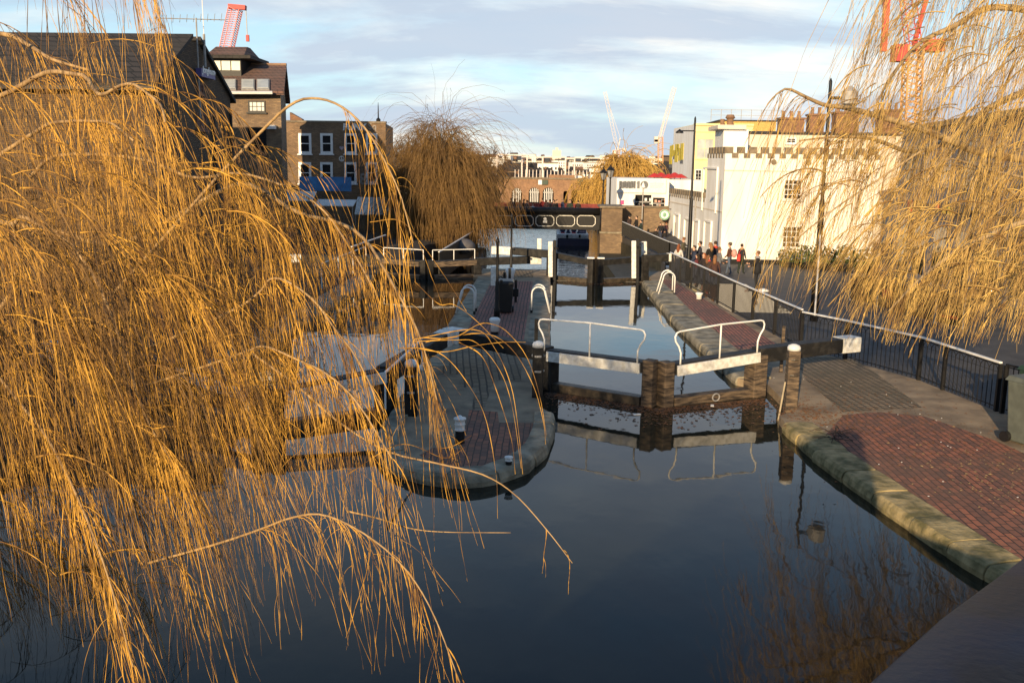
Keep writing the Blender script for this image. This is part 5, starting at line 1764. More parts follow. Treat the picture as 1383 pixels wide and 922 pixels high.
def person(label, pos, rz, h=1.72, top=(.03, .03, .035), legs=(.04, .05, .09), hair=(.05, .03, .02), pose='stand', long_hair=False, coat=False, skirt=False, scarf=None, hat=None, group=None, stride=0.0, arm=0.0):
    """one skinned body, local frame: facing +Y, feet at z=0"""
    t_ = thing('person', label, 'person', pos, rz, group)
    V, E_, Rd, Tg = [], [], [], []

    def vtx(p_, r_, tg):
        V.append(p_); Rd.append(r_); Tg.append(tg)
        return len(V) - 1

    def chain(start, pts):
        prev = start
        for p_, r_, tg in pts:
            k_ = vtx(p_, r_, tg)
            E_.append((prev, k_))
            prev = k_
        return prev
    sit = pose == 'sit'
    hip = .5 if sit else .93
    dz = hip - .93
    root = vtx((0, 0, hip), (.155, .115), 'l')
    chest = chain(root, [((0, 0, 1.1 + dz), (.145, .105), 't'), ((0, .01, 1.32 + dz), (.18, .115), 't')])
    neck = chain(chest, [((0, .0, 1.44 + dz), (.1, .085), 't'), ((0, .01, 1.51 + dz), (.052, .055), 's')])
    head = chain(neck, [((0, .02, 1.575 + dz), (.074, .088), 's'), ((0, .02, 1.655 + dz), (.078, .095), 's'), ((0, .01, 1.705 + dz), (.05, .06), 's')])
    for s_ in (-1, 1):
        if sit:
            chain(root, [((s_ * .1, .05, hip), (.09, .09), 'l'), ((s_ * .12, .42, hip + .02), (.066, .066), 'l'), ((s_ * .12, .45, .1), (.045, .05), 'l'), ((s_ * .12, .58, .05), (.04, .035), 'b')])
        else:
            st_ = stride * s_
            chain(root, [((s_ * .095, 0, .84), (.095, .1), 'l'), ((s_ * .1, .03 + st_ * .5, .49), (.062, .068), 'l'), ((s_ * .1, -.01 + st_, .1), (.043, .048), 'l'), ((s_ * .11, .13 + st_, .045), (.042, .035), 'b')])
        bend = arm if s_ > 0 else arm * .7
        chain(chest, [((s_ * .17, 0, 1.385 + dz), (.075, .07), 't'), ((s_ * .245, -.01 + bend * .12, 1.12 + dz), (.05, .052), 't'),
                      ((s_ * (.25 - bend * .13), .06 + bend * .26, .9 + dz + bend * .24), (.036, .038), 't'), ((s_ * (.25 - bend * .17), .1 + bend * .31, .83 + dz + bend * .32), (.04, .022), 's')])
    me = bpy.data.meshes.new('body')
    me.from_pydata(V, E_, [])
    o = bpy.data.objects.new('tmp', me)
    col.objects.link(o)
    sk = o.modifiers.new('skin', 'SKIN')
    for i, v in enumerate(me.skin_vertices[0].data):
        v.radius = Rd[i]
        v.use_root = (i == 0)
    sub = o.modifiers.new('sub', 'SUBSURF')
    sub.levels = sub.render_levels = 1
    dg = bpy.context.evaluated_depsgraph_get()
    dg.update()
    bm_ = bpy.data.meshes.new_from_object(o.evaluated_get(dg))
    bpy.data.objects.remove(o)
    tm, lm, sm_, bm2 = cloth('%.2f%.2f%.2f' % top, top), cloth('%.2f%.2f%.2f' % legs, legs), M['skin'], M['plastic']
    bm_.materials.clear()
    for m_ in (tm, lm, sm_, bm2, cloth('face_dark', (.05, .03, .03))):
        bm_.materials.append(m_)
    idx = {'t': 0, 'l': 1, 's': 2, 'b': 3}
    VV = [Vector(v) for v in V]
    for f in bm_.polygons:
        c = f.center
        k = min(range(len(VV)), key=lambda i: (VV[i] - c).length - .3 * max(Rd[i]))
        tg = Tg[k]
        if coat and tg == 'l' and c.z > hip - .25:
            tg = 't'
        f.material_index = idx[tg]
        f.use_smooth = True
    # face, ears and fingers joined into the same mesh
    mb = MB()
    hz_ = 1.655 + dz
    mb.cur = 2
    mb.ball((0, .125, hz_ - .03), .016, 6, (.8, 1, 1.4))
    mb.ball((-.083, .02, hz_ - .03), .022, 6, (.4, 1, 1.3))
    mb.ball((.083, .02, hz_ - .03), .022, 6, (.4, 1, 1.3))
    for s_ in (-1, 1):
        bend = arm if s_ > 0 else arm * .7
        wp = Vector((s_ * (.25 - bend * .17), .1 + bend * .31, .83 + dz + bend * .32))
        dr = Vector((-s_ * .1 * bend, .35 + bend * .6, -1 + bend * 1.2)).normalized()
        sd = Vector((0, 1, 0)).cross(dr)
        sd = (Vector((1, 0, 0)) - dr * dr.x).normalized()
        for k, L in enumerate((.075, .085, .08, .06)):
            q0 = wp + dr * .02 + dr.cross(sd).normalized() * (k - 1.5) * .018
            mb.tube([q0, q0 + dr * L * .55, q0 + dr * L + sd * (-s_) * .02], [.010, .009, .006], 5)
        mb.tube([wp, wp + dr * .03 + Vector((0, .035, 0)), wp + dr * .055 + Vector((0, .045, 0))], [.011, .01, .007], 5)
    mb.cur = 4
    for s_ in (-1, 1):
        mb.ball((s_ * .032, .108, hz_ - .005), .011, 6, (1.2, .6, .7))
    mb.tube([(-.022, .112, hz_ - .068), (0, .117, hz_ - .07), (.022, .112, hz_ - .068)], .005, 4)
    if skirt or coat:
        mb.cur = 0
        mb.lathe((0, 0, hip - (.42 if skirt else .2)), [(.2, 0), (.175, .2), (.16, .34), (.15, .5)], 12)
    nv = len(bm_.vertices)
    import bmesh
    b_ = bmesh.new()
    b_.from_mesh(bm_)
    vv = [b_.verts.new(v) for v in mb.v]
    for f, mi in zip(mb.f, mb.m):
        try:
            fc = b_.faces.new([vv[i] for i in f])
            fc.material_index = mi
            fc.smooth = True
        except ValueError:
            pass
    b_.to_mesh(bm_)
    b_.free()
    ob = bpy.data.objects.new('body', bm_)
    col.objects.link(ob)
    ob.parent = t_
    hm = cloth('hair%.2f%.2f' % hair[:2], hair)
    mb = MB().ball((0, -.0, hz_ + .02), .1, 12, (.93, 1.12, .95))
    v2 = []
    for v in mb.v:          # keep the hair off the face
        x, y, z = v
        if y > .03 and z < hz_ + .045:
            y = .03
        v2.append((x, y, z))
    mb.v = v2
    if long_hair:
        mb.tube([(0, -.05, hz_ + .03), (0, -.085, hz_ - .1), (0, -.085, hz_ - .26), (0, -.07, hz_ - .36)], [.07, .092, .085, .04], 10)
    mb.build('hair', hm, t_, smooth=True, world=False)
    if scarf:
        MB().lathe((0, .01, 1.40 + dz), [(.12, 0), (.135, .05), (.11, .11), (.07, .12)], 12).build('scarf', cloth('scarf%.2f' % scarf[0], scarf), t_, smooth=True, world=False)
    if hat:
        MB().lathe((0, 0, hz_ + .02), [(.115, 0), (.118, .03), (.1, .09), (.03, .12)], 12).build('hat', cloth('hat%.2f' % hat[0], hat), t_, smooth=True, world=False)
    t_.scale = (h / 1.74,) * 3
    return t_


def ground_pt(px, py, z):
    p_ = at(px, py, z)
    for _ in range(6):
        p_ = at(px, py, hz(p_.y))
    return p_


# walkers on the open pavement
p = ground_pt(984, 371, -.7)
person('man in brown jacket, jeans and flat cap walking with a pale pink rucksack', p, R(60), 1.78, (.10, .04, .025), (.09, .12, .18), hat=(.12, .09, .07), stride=.16, arm=.5)
rk = p
tt = thing('rucksack', 'pale pink rucksack on the back of the walking man in jeans', 'bag', (p.x + .2, p.y - .12, p.z + 1.0))
MB().ball((p.x + .22, p.y - .14, p.z + 1.22), .2, 12, (.8, .8, 1.25)).build('bag_body', M['pink'], tt, smooth=True)
MB().tube([(p.x + .1, p.y - .1, p.z + 1.42), (p.x - .02, p.y - .05, p.z + 1.5), (p.x - .05, p.y - .1, p.z + 1.3)], .02, 6).build('strap', M['clean_white'], tt)
p = ground_pt(1000, 370, -.7)
person('walker in black parka with fur hood and dark trousers, hand on a red bag', p, R(-50), 1.7, (.02, .02, .03), (.02, .03, .02), stride=.12, scarf=(.42, .26, .12), arm=.2)
tt = thing('shoulder_bag', 'red shoulder bag carried between the two walking figures', 'bag', (p.x - .2, p.y - .22, p.z + .8))
MB().box((p.x - .2, p.y - .24, p.z + .95), (.2, .12, .42)).build('bag_body', M['red'], tt, bevel=.03)
MB().tube([(p.x - .2, p.y - .2, p.z + 1.15), (p.x - .1, p.y - .12, p.z + 1.35)], .015, 6).build('strap', M['red'], tt)
p = at(1021, 391, .02)
p = ground_pt(1021, 391, 0)
person('young man in black coat with grey hood looking down at his hands', p, R(70), 1.74, (.015, .015, .018), (.02, .02, .022), (.16, .08, .04), scarf=(.3, .3, .32), arm=1.0, coat=True)
tag(MB().lathe((p.x + .1, p.y - 1.0, p.z + .0), [(.25, 0), (.27, .1), (.1, .18)], 14).build('white_basin', M['clean_white'], smooth=True), 'small round white plate on the pavement at the young man\'s feet', 'plate')
# group leaning behind the railing by the cottage
def behind(px, head_py, Y, lab, rz, **kw):
    hp = atY(px, head_py, Y)
    zf = hz(Y)
    h = hp.z - zf
    kw.setdefault('h', min(1.9, max(1.1, h)))
    return person(lab, (hp.x, Y, hp.z - kw['h'] if kw.pop('float_', False) else zf), R(rz), **kw)


behind(946, 324, 53, 'man in dark jacket standing third from the right behind the railing', 90, top=(.03, .03, .045), arm=.9)
behind(960, 322, 52, 'woman with long fair hair in black top beside the man with red scarf', 40, top=(.015, .013, .013), hair=(.3, .17, .08), long_hair=True, arm=.7)
behind(967, 320, 53.5, 'man with bright red scarf in dark coat at the back of the group', 20, top=(.03, .03, .035), scarf=(.55, .06, .04))
behind(951, 342, 46, 'red haired woman in dark coat bending towards a yellow cup by the railing', 120, top=(.03, .02, .02), hair=(.28, .09, .03), long_hair=True, arm=1)
behind(957, 345, 44, 'woman with patterned pale scarf and brown hair leaning at the railing', -60, top=(.05, .035, .03), hair=(.2, .09, .04), long_hair=True, scarf=(.55, .5, .42))
behind(966, 345, 42.5, 'woman in brown coat seen from behind, nearest of the railing group', -20, top=(.07, .03, .022), hair=(.26, .12, .05), long_hair=True, coat=True)
behind(938, 332, 50, 'person in navy coat at the left end of the group behind the railing', 100, top=(.03, .04, .08), hair=(.06, .04, .03), arm=.6)
behind(942, 343, 46.5, 'dark haired woman in maroon jacket low behind the railing, beside the navy coat', 60, top=(.14, .03, .04), hair=(.03, .02, .015), long_hair=True, arm=.9)
behind(972, 334, 48, 'person in grey hooded top at the right end of the railing group', -80, top=(.16, .16, .17), hair=(.14, .08, .04), arm=.7)
behind(924, 314, 58, 'person in olive coat standing right behind the tall slim lamp post', 60, top=(.09, .08, .05), hair=(.2, .09, .04))
behind(917, 330, 53, 'red haired person in white top left of the tall slim lamp post', -30, top=(.6, .58, .55), hair=(.25, .08, .03), long_hair=True, scarf=(.5, .2, .15))
q = random.Random(5)
def crowd(specs, group):
    for px, hy, Y, lab, topc, hairc in specs:
        behind(px, hy, Y, lab, q.uniform(-180, 180), top=topc, hair=hairc, arm=q.uniform(0, .8), group=group)
crowd([(850.5, 291, 75, 'person in dark jacket with pale front, leftmost against the wing wall', (.05, .03, .03), (.02, .02, .02)),
       (860, 292, 74, 'person in black with hood up in the middle against the wing wall', (.01, .01, .012), (.01, .01, .01)),
       (866, 297, 73, 'person in dark coat with teal bag, right against the wing wall', (.012, .03, .028), (.03, .02, .02)),
       (886, 308, 70, 'person in black facing the camera left of the cottage corner', (.012, .012, .014), (.02, .015, .01)),
       (892, 301, 73, 'person in black behind the left edge of the crowd by the cottage', (.015, .015, .02), (.03, .02, .01)),
       (895.5, 302, 74, 'person with light hair in the middle of the crowd by the cottage', (.02, .02, .03), (.4, .35, .3)),
       (900, 301, 75, 'person with auburn hair at the right of the crowd by the cottage', (.06, .02, .03), (.3, .1, .04)),
       (898, 311, 70.5, 'person in black in front of the auburn haired one by the cottage', (.012, .012, .015), (.05, .03, .02))], 'people on the path below the bridge wing wall')
# walkers on the bridge: feet on the deck at 0.62
spec = [(655, 'grey haired person in brown coat at the left end of the bridge by the willow', (.10, .07, .06), (.35, .32, .3)),
        (690.5, 'walker in navy coat, first of the dark cluster left of centre on the bridge', (.02, .03, .07), (.02, .02, .02)),
        (695.5, 'walker in black, second of the dark cluster on the bridge', (.01, .01, .012), (.02, .015, .01)),
        (702, 'walker in patterned scarf, third of the dark cluster on the bridge', (.09, .09, .1), (.03, .02, .02)),
        (707.5, 'tall walker in black, fourth of the dark cluster on the bridge', (.01, .01, .012), (.02, .015, .01)),
        (712, 'walker in grey coat at the right of the dark cluster on the bridge', (.06, .06, .07), (.03, .02, .01)),
        (719.5, 'small figure in white on the bridge right of the dark cluster', (.7, .68, .66), (.1, .06, .04)),
        (733, 'walker with red jacket on the middle of the bridge', (.35, .04, .03), (.1, .05, .03)),
        (737.5, 'fair haired walker on the middle of the bridge beside the red jacket', (.1, .05, .05), (.32, .2, .1)),
        (743, 'walker in brown jacket left of the black pair on the bridge', (.09, .06, .05), (.05, .03, .02)),
        (748, 'left walker of the black pair right of centre on the bridge', (.01, .01, .012), (.02, .02, .02)),
        (752, 'right walker of the black pair right of centre on the bridge', (.012, .012, .014), (.1, .06, .04)),
        (760, 'walker in blue coat right of the black pair on the bridge', (.02, .035, .09), (.25, .17, .1)),
        (770, 'walker in dark green near the right end of the bridge', (.02, .04, .03), (.02, .02, .02)),
        (781, 'lone dark walker at the right end of the bridge by the pier', (.02, .015, .015), (.02, .015, .01))]
for i, (x, lab, tc_, hc) in enumerate(spec):
    Y = 79 + (i * 7 % 5) * .8
    hh_ = 1.74 if i not in (6,) else 1.35
    person(lab, (atY(x, 270, Y).x, Y, .62), R(q.uniform(0, 360)), hh_ + q.uniform(-.08, .1), tc_, hair=hc, arm=q.uniform(0, .7), stride=.12, group='people walking over the bridge')
for i, (x, y, lab, tc_) in enumerate(((452, 309, 'person in dark coat standing left among the market stalls', (.03, .02, .025)), (466, 318, 'person in pale jacket standing among the market stalls', (.4, .36, .33)), (484, 312, 'person in black standing right among the market stalls', (.012, .012, .015)))):
    p_ = atY(x, y, 56)
    person(lab, (p_.x, 56, p_.z - 1.7), R(40 * i), 1.7, tc_, group='people at the left bank market')


# ================================================================== TREES
class Twigs:
    """many thin tapering three-sided strands collected into one mesh"""
    def __init__(s, seed):
        s.r = np.random.default_rng(seed)
        s.V, s.Fc, s.n = [], [], 0

    def grow(s, P0, D0, L, seg, g, k, r0, r1, noise=.05, bud=.35, keep=True):
        N = len(P0)
        P = np.array(P0, float)
        D = np.array(D0, float)
        D /= np.linalg.norm(D, axis=1)[:, None]
        g = np.array(g, float)
        if g.ndim == 1:
            g = np.repeat(g[None], N, 0)
        g = g / np.linalg.norm(g, axis=1)[:, None]
        step = (np.asarray(L, float) / seg)[:, None]
        k = np.asarray(k, float).reshape(-1, 1) if np.ndim(k) else k
        pts = [P.copy()]
        for i in range(seg):
            D = D * (1 - k) + g * k + s.r.normal(0, noise, (N, 3))
            D /= np.linalg.norm(D, axis=1)[:, None]
            P = P + D * step
            pts.append(P.copy())
        A = np.stack(pts, 1)            # N, seg+1, 3
        s.skin(A, r0, r1, bud)
        return A

    def skin(s, A, r0, r1, bud=.3):
        N, S, _ = A.shape
        T = np.empty_like(A)
        T[:, 1:-1] = A[:, 2:] - A[:, :-2]
        T[:, 0] = A[:, 1] - A[:, 0]
        T[:, -1] = A[:, -1] - A[:, -2]
        T /= np.linalg.norm(T, axis=2)[..., None] + 1e-9
        ref = np.array([.35, .9, .25])
        U = np.cross(T, ref)
        U /= np.linalg.norm(U, axis=2)[..., None] + 1e-9
        W = np.cross(T, U)
        r0 = np.asarray(r0, float).reshape(-1, 1) * np.ones((N, 1))
        t_ = np.linspace(0, 1, S)[None]
        rad = r0 * (1 - t_) + r0 * r1 * t_
        rad = rad * (1 + bud * (s.r.random((N, S)) - .3) * 2)
        ring = []
        for a in (0, 2.0944, 4.18879):
            ring.append(A + (U * math.cos(a) + W * math.sin(a)) * rad[..., None])
        V = np.stack(ring, 2).reshape(-1, 3)
        base = s.n + (np.arange(N)[:, None] * S + np.arange(S - 1)[None]) * 3
        base = base.reshape(-1)
        F_ = []
        for k in range(3):
            k2 = (k + 1) % 3
            F_.append(np.stack([base + k, base + k2, base + 3 + k2, base + 3 + k], 1))
        s.V.append(V)
        s.Fc.append(np.concatenate(F_))
        s.n += len(V)

    def build(s, name, m, parent):
        V = np.concatenate(s.V).astype(np.float32)
        F_ = np.concatenate(s.Fc).astype(np.int32)
        loc = np.array(parent.location)
        V = V - loc
        me = bpy.data.meshes.new(name)
        me.vertices.add(len(V))
        me.vertices.foreach_set('co', V.ravel())
        me.loops.add(len(F_) * 4)
        me.loops.foreach_set('vertex_index', F_.ravel())
        me.polygons.add(len(F_))
        me.polygons.foreach_set('loop_start', np.arange(len(F_), dtype=np.int32) * 4)
        me.polygons.foreach_set('use_smooth', np.ones(len(F_), bool))
        me.update()
        me.validate()
        me.materials.append(m)
        o = bpy.data.objects.new(name, me)
        col.objects.link(o)
        o.parent = parent
        return o


def spline(pts, n_):
    """Catmull-Rom through pts (each x, y, z), n_ samples"""
    P = np.array([tuple(p_) for p_ in pts], float)
    P = np.vstack([2 * P[0] - P[1], P, 2 * P[-1] - P[-2]])
    out_ = []
    m_ = len(P) - 3
    for t in np.linspace(0, m_ - 1e-6, n_):
        i = int(t)
        f = t - i
        a, b_, c, d = P[i], P[i + 1], P[i + 2], P[i + 3]
        out_.append(.5 * ((2 * b_) + (c - a) * f + (2 * a - 5 * b_ + 4 * c - d) * f * f + (3 * b_ - a - 3 * c + d) * f ** 3))
    return np.array(out_)


def bough(mb, pts, r0, r1, n_=20, sides=7):
    S = spline(pts, n_)
    mb.tube([Vector(p_) for p_ in S], [r0 + (r1 - r0) * (i / (n_ - 1)) for i in range(n_)], sides)
    return S


# ---- the near willow whose curtain fills the left of the picture
wl_base = (-8.9, 8.5, .45)
wil = thing('weeping_willow', 'huge leafless golden willow whose hanging twigs fill the left side', 'tree', wl_base)
MB().tube([Vector(p_) for p_ in spline([(-8.9, 8.5, .3), (-8.7, 8.6, 1.8), (-8.3, 8.4, 3.4), (-7.8, 8.2, 5.2), (-7.2, 8.4, 7.5), (-7.0, 8.6, 9.5)], 14)], [.55 - .032 * i for i in range(14)], 12).build('trunk', M['bark'], wil, smooth=True)
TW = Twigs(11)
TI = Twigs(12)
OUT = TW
rs = np.random.default_rng(21)
PXY = lambda pts, Y0, Y1: [atY(x, y, Y0 + (Y1 - Y0) * i / (len(pts) - 1)) for i, (x, y) in enumerate(pts)]
limbs = [  # pixel path, distance at start and end, radii: each is a real bough at its own distance
    ([(-420, 260), (-200, 210), (0, 130), (23, 119), (55, 101), (75, 97), (96, 100), (116, 104), (130, 125), (142, 127), (162, 116), (180, 114), (197, 125), (217, 142), (223, 165)], 7.5, 5.0, .022, .005),
    ([(-300, 330), (-60, 240), (39, 184), (67, 168), (96, 164), (125, 164), (151, 167), (180, 190)], 7.8, 5.6, .02, .005),
    ([(-320, 120), (-100, 50), (0, 46), (38, 61), (70, 80), (120, 95)], 8.5, 7.0, .028, .009),
    ([(-400, 470), (-150, 300), (60, 310), (160, 330), (290, 262), (340, 250), (398, 286), (450, 299), (479, 312), (502, 335), (521, 367), (547, 413), (570, 462), (590, 540)], 8.5, 5.2, .026, .0035),
    ([(150, 400), (240, 300), (300, 232), (350, 181), (365, 166), (385, 147), (406, 135), (426, 133), (446, 137), (467, 148), (487, 166), (502, 186), (515, 209), (528, 234), (543, 270), (558, 328)], 6.0, 5.0, .011, .003),
    ([(200, 470), (270, 440), (326, 413), (352, 393), (365, 377), (388, 380), (424, 406), (453, 445), (482, 484), (520, 560)], 5.8, 4.9, .010, .0035),
    ([(200, 520), (290, 490), (332, 475), (358, 468), (398, 484), (440, 504), (482, 543), (530, 620)], 5.6, 4.7, .009, .0035),
    ([(-250, 700), (0, 420), (20, 300), (60, 310), (100, 335), (140, 400), (175, 500), (200, 570), (250, 650)], 7.0, 5.2, .018, .004),
    ([(-200, 520), (-60, 470), (40, 560), (90, 640), (140, 760), (180, 900)], 6.0, 4.4, .012, .004),
    ([(200, 760), (290, 735), (350, 715), (393, 699), (437, 695), (493, 721), (545, 765), (584, 826), (621, 921)], 5.2, 4.4, .008, .003),
    ([(330, 470), (400, 520), (458, 570), (523, 609), (593, 626), (653, 641), (697, 669), (740, 717), (773, 760)], 5.4, 4.6, .008, .002),
    ([(470, 690), (512, 700), (554, 713), (600, 718), (690, 719)], 5.2, 5.0, .006, .0015),
    ([(40, 240), (80, 210), (190, 215), (260, 240), (330, 235), (420, 270), (470, 330), (510, 400)], 7.2, 6.0, .016, .004),
    ([(-100, -60), (20, -120), (110, -140), (190, -60), (220, 40)], 7.2, 6.0, .018, .004),
    ([(-200, 0), (-60, -160), (60, -200), (150, -120), (185, -20)], 6.4, 5.2, .018, .004),
]
mbb = MB()
samples = []
for pts, Ya, Yb, r0, r1 in limbs:
    S = bough(mbb, PXY(pts, Ya, Yb), r0, r1, 30)
    samples.append(S)
mbb.build('branches', mat('willow_bough', (.50, .33, .15), .75, (.24, .15, .07), 9, bump=.5), wil, smooth=True)
# long single strands picked out over the island
def strand(pts, Ya, Yb, r0=.0026):
    S = spline(PXY(pts, Ya, Yb), 26)
    TW.skin(S[None], r0, .35, .45)
    return S
for pts in ([(568, 456), (612, 456), (644, 439), (662, 437), (685, 448), (712, 483), (729, 535), (738, 588)],
            [(540, 470), (575, 471), (603, 483), (632, 518), (656, 565), (670, 641), (672, 700)],
            [(560, 461), (615, 459), (644, 463), (675, 500), (692, 550), (704, 632)],
            [(560, 458), (640, 445), (668, 470), (690, 520), (700, 580), (706, 640)],
            [(575, 462), (650, 450), (690, 470), (720, 520), (734, 570), (737, 600)],
            [(620, 462), (650, 480), (668, 520), (690, 590), (696, 640)],
            [(560, 470), (600, 475), (640, 467), (680, 462), (710, 462)],
            [(500, 300), (540, 298), (570, 330), (600, 372), (630, 420)],
            [(602, 552), (595, 580), (588, 600)], [(592, 606), (612, 602), (637, 588)], [(470, 640), (540, 600), (600, 618), (628, 604)],
            [(560, 380), (592, 410), (612, 411), (640, 430), (680, 470)]):
    strand(pts, 5.4, 5.0)
# strands off the big arch and the arching boughs
def fringe(S, n_, Lr, i0=.3, i1=1.0, r0=.0017, lean=(.12, 0), seg=20, spread=.18, sub=True, kk=(.18, .4), zmin=None):
    k0 = rs.uniform(i0, i1, n_) * (len(S) - 1)
    i = k0.astype(int).clip(0, len(S) - 2)
    f = (k0 - i)[:, None]
    P = S[i] * (1 - f) + S[i + 1] * f
    T = S[i + 1] - S[i]
    T /= np.linalg.norm(T, axis=1)[:, None]
    D = T * .8 + rs.normal(0, .32, (n_, 3)) + np.array([.05, 0, -.1])
    g = np.stack([np.full(n_, lean[0]) + rs.normal(0, spread * .6, n_), np.full(n_, lean[1]) + rs.normal(0, spread * .6, n_), -np.ones(n_)], 1)
    L = rs.uniform(Lr[0], Lr[1], n_)
    if zmin is not None:
        L = np.minimum(L, np.maximum(P[:, 2] - zmin, .15) * rs.uniform(.75, 1.1, n_))
    A = OUT.grow(P, D, L, seg, g, rs.uniform(kk[0], kk[1], n_), r0 * rs.uniform(.7, 1.3, n_), .35, .04, .75)
    if sub:
        m_ = n_ // 2
        a = rs.integers(0, n_, m_)
        j = rs.integers(2, seg - 6, m_)
        P2 = A[a, j]
        D2 = (A[a, j + 1] - A[a, j]) + rs.normal(0, .06, (m_, 3))
        OUT.grow(P2, D2, L[a] * rs.uniform(.2, .5, m_), 8, g[a], .25, r0 * .7, .3, .05, .5)
    return A


for S, n_, Lr, i0 in zip(samples, (120, 80, 45, 140, 30, 55, 50, 120, 100, 45, 4, 0, 75, 60, 50),
                         ((.5, 2.2), (.6, 2.4), (.6, 2.0), (.4, 1.15), (.3, .95), (.5, 1.6), (.5, 1.5), (.5, 1.8), (.5, 1.4), (.3, 1.0), (.1, .3), (.1, .2), (.4, 1.6), (.4, 1.0), (.4, 1.1)),
                         (.25, .3, .3, .3, .55, .3, .3, .3, .3, .2, .3, .5, .2, .3, .3)):
    if n_:
        fringe(S, n_, Lr, i0)


# the mass of the curtain: side branches arching out, each with its own spray of strands
def edge_x(y):     # right-hand outline of the dense curtain
    return float(np.interp(y, [-300, 0, 60, 120, 200, 260, 340, 430, 520, 620, 700, 800, 920], [100, 130, 175, 225, 300, 370, 425, 455, 465, 450, 425, 380, 340]))


mb2 = MB()
n_cl = 0
tries = 0
while n_cl < 385 and tries < 9000:
    tries += 1
    x, y = rs.uniform(-260, 460), rs.uniform(-260, 800)
    e = edge_x(y + 190) - 150
    if x > e:
        continue
    # thin the crown against the sky and the lower corner over the water
    pr_ = 1.0
    if y < 90:
        pr_ = .10
    elif y < 190:
        pr_ = .25
    elif y > 520:
        pr_ = .75 if x < 300 else .35
    elif y > 640:
        pr_ = .2
    if rs.random() > pr_:
        continue
    Y = rs.uniform(4.6, 10.5)
    P0 = atY(x, y, Y)
    L = rs.uniform(.35, 1.0) * (Y / 7)
    th = rs.normal(.1, .5)
    d0 = np.array([math.cos(th), math.sin(th) * .6, rs.uniform(.05, .7)])
    A = Twigs(int(rs.integers(1e6)))
    path = [np.array(P0)]
    dd = d0 / np.linalg.norm(d0)
    for k in range(9):
        dd = dd * .84 + np.array([.12, 0, -1]) * .16
        dd /= np.linalg.norm(dd)
        path.append(path[-1] + dd * L / 9)
    S = np.array(path)
    TW.skin(S[None], rs.uniform(.003, .006), .5, .2)
    far = Y > 8
    OUT = TI if Y > 7.4 or rs.random() < (.65 if x < 110 and y > 120 else .22) else TW  # deeper and left-hand sprays mostly take the shade-toned brown
    ns = int(rs.integers(9, 17))
    room = (940 - y) / 1300 * Y
    Lm = min(1.9, max(.5, room)) * (1 if y < 500 else .7)
    fringe(S, ns, (Lm * .4, Lm), .15, r0=.00165 * (1.35 if far else 1), lean=(rs.normal(.16, .1), rs.normal(0, .08)), spread=.14)
    n_cl += 1
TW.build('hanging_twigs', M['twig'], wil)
TI.build('shaded_twigs', mat('shaded_twigs', (0.26, 0.145, 0.045), 0.75, (0.07, 0.04, 0.018), 5.0, lo=.4, hi=.6), wil)  # browner copy of the twigs: shade between strands put into the colour
print('left willow clusters', n_cl, 'verts', TW.n)

# ---- the willow on the right
w2b = (17.5, 22.0, .3)
wi2 = thing('weeping_willow', 'leafless straw coloured willow hanging over the right pavement and railing', 'tree', w2b)
MB().tube([Vector(p_) for p_ in spline([(17.5, 22, .2), (17.2, 22, 2.5), (16.6, 21.8, 5), (15.8, 21.5, 8), (15.2, 21, 11)], 14)], [.5 - .028 * i for i in range(14)], 12).build('trunk', M['bark'], wi2, smooth=True)
TW = OUT = Twigs(31)
rs = np.random.default_rng(77)
limbs2 = [
    ([(1560, 260), (1450, 230), (1383, 215), (1320, 205), (1255, 178), (1180, 155), (1140, 145), (1114, 142), (1088, 131), (1064, 120), (1048, 128)], 21, 18.5, .10, .015),
    ([(1560, 120), (1440, 110), (1383, 125), (1330, 150), (1280, 190), (1230, 205), (1180, 188), (1130, 185), (1080, 190)], 22, 19, .10, .015),
    ([(1520, 40), (1420, 20), (1340, 10), (1290, 35), (1240, 60), (1200, 110), (1180, 150)], 21, 19, .09, .014),
    ([(1500, -60), (1400, -110), (1300, -120), (1230, -60), (1190, 0), (1170, 60)], 20, 18, .09, .012),
    ([(1560, 300), (1470, 280), (1383, 300), (1310, 330), (1250, 370), (1200, 420)], 16, 14, .07, .01),
    ([(1560, 340), (1440, 300), (1383, 270), (1330, 235), (1290, 222)], 19, 17, .05, .01),
    ([(1480, 260), (1383, 240), (1330, 228), (1280, 215), (1250, 245), (1200, 330), (1150, 372)], 18, 16, .03, .006),
    ([(1250, 200), (1190, 240), (1130, 280), (1080, 320), (1040, 360), (1025, 385)], 17.5, 17, .02, .005),
]
mbb = MB()
samples = []
for pts, Ya, Yb, r0, r1 in limbs2:
    samples.append(bough(mbb, PXY(pts, Ya, Yb), r0, r1, 26))
mbb.build('branches', mat('straw_bough', (.46, .33, .17), .8, (.25, .17, .09), 5, bump=.5), wi2, smooth=True)
for S, n_, Lr in zip(samples, (80, 100, 90, 80, 190, 80, 60, 18), ((1, 3.4), (1, 3.4), (1, 2.8), (1, 2.4), (.6, 1.8), (.8, 2.4), (.5, 1.4), (.3, 1.0))):
    fringe(S, n_, Lr, .1, 1.0,   .0046, (-.2, 0), 14, .2, kk=(.3, .5), zmin=2.75)


def left_edge(y):
    return float(np.interp(y, [-200, 0, 60, 130, 200, 300, 400, 480], [1150, 1165, 1130, 1040, 1030, 1045, 1080, 1260]))


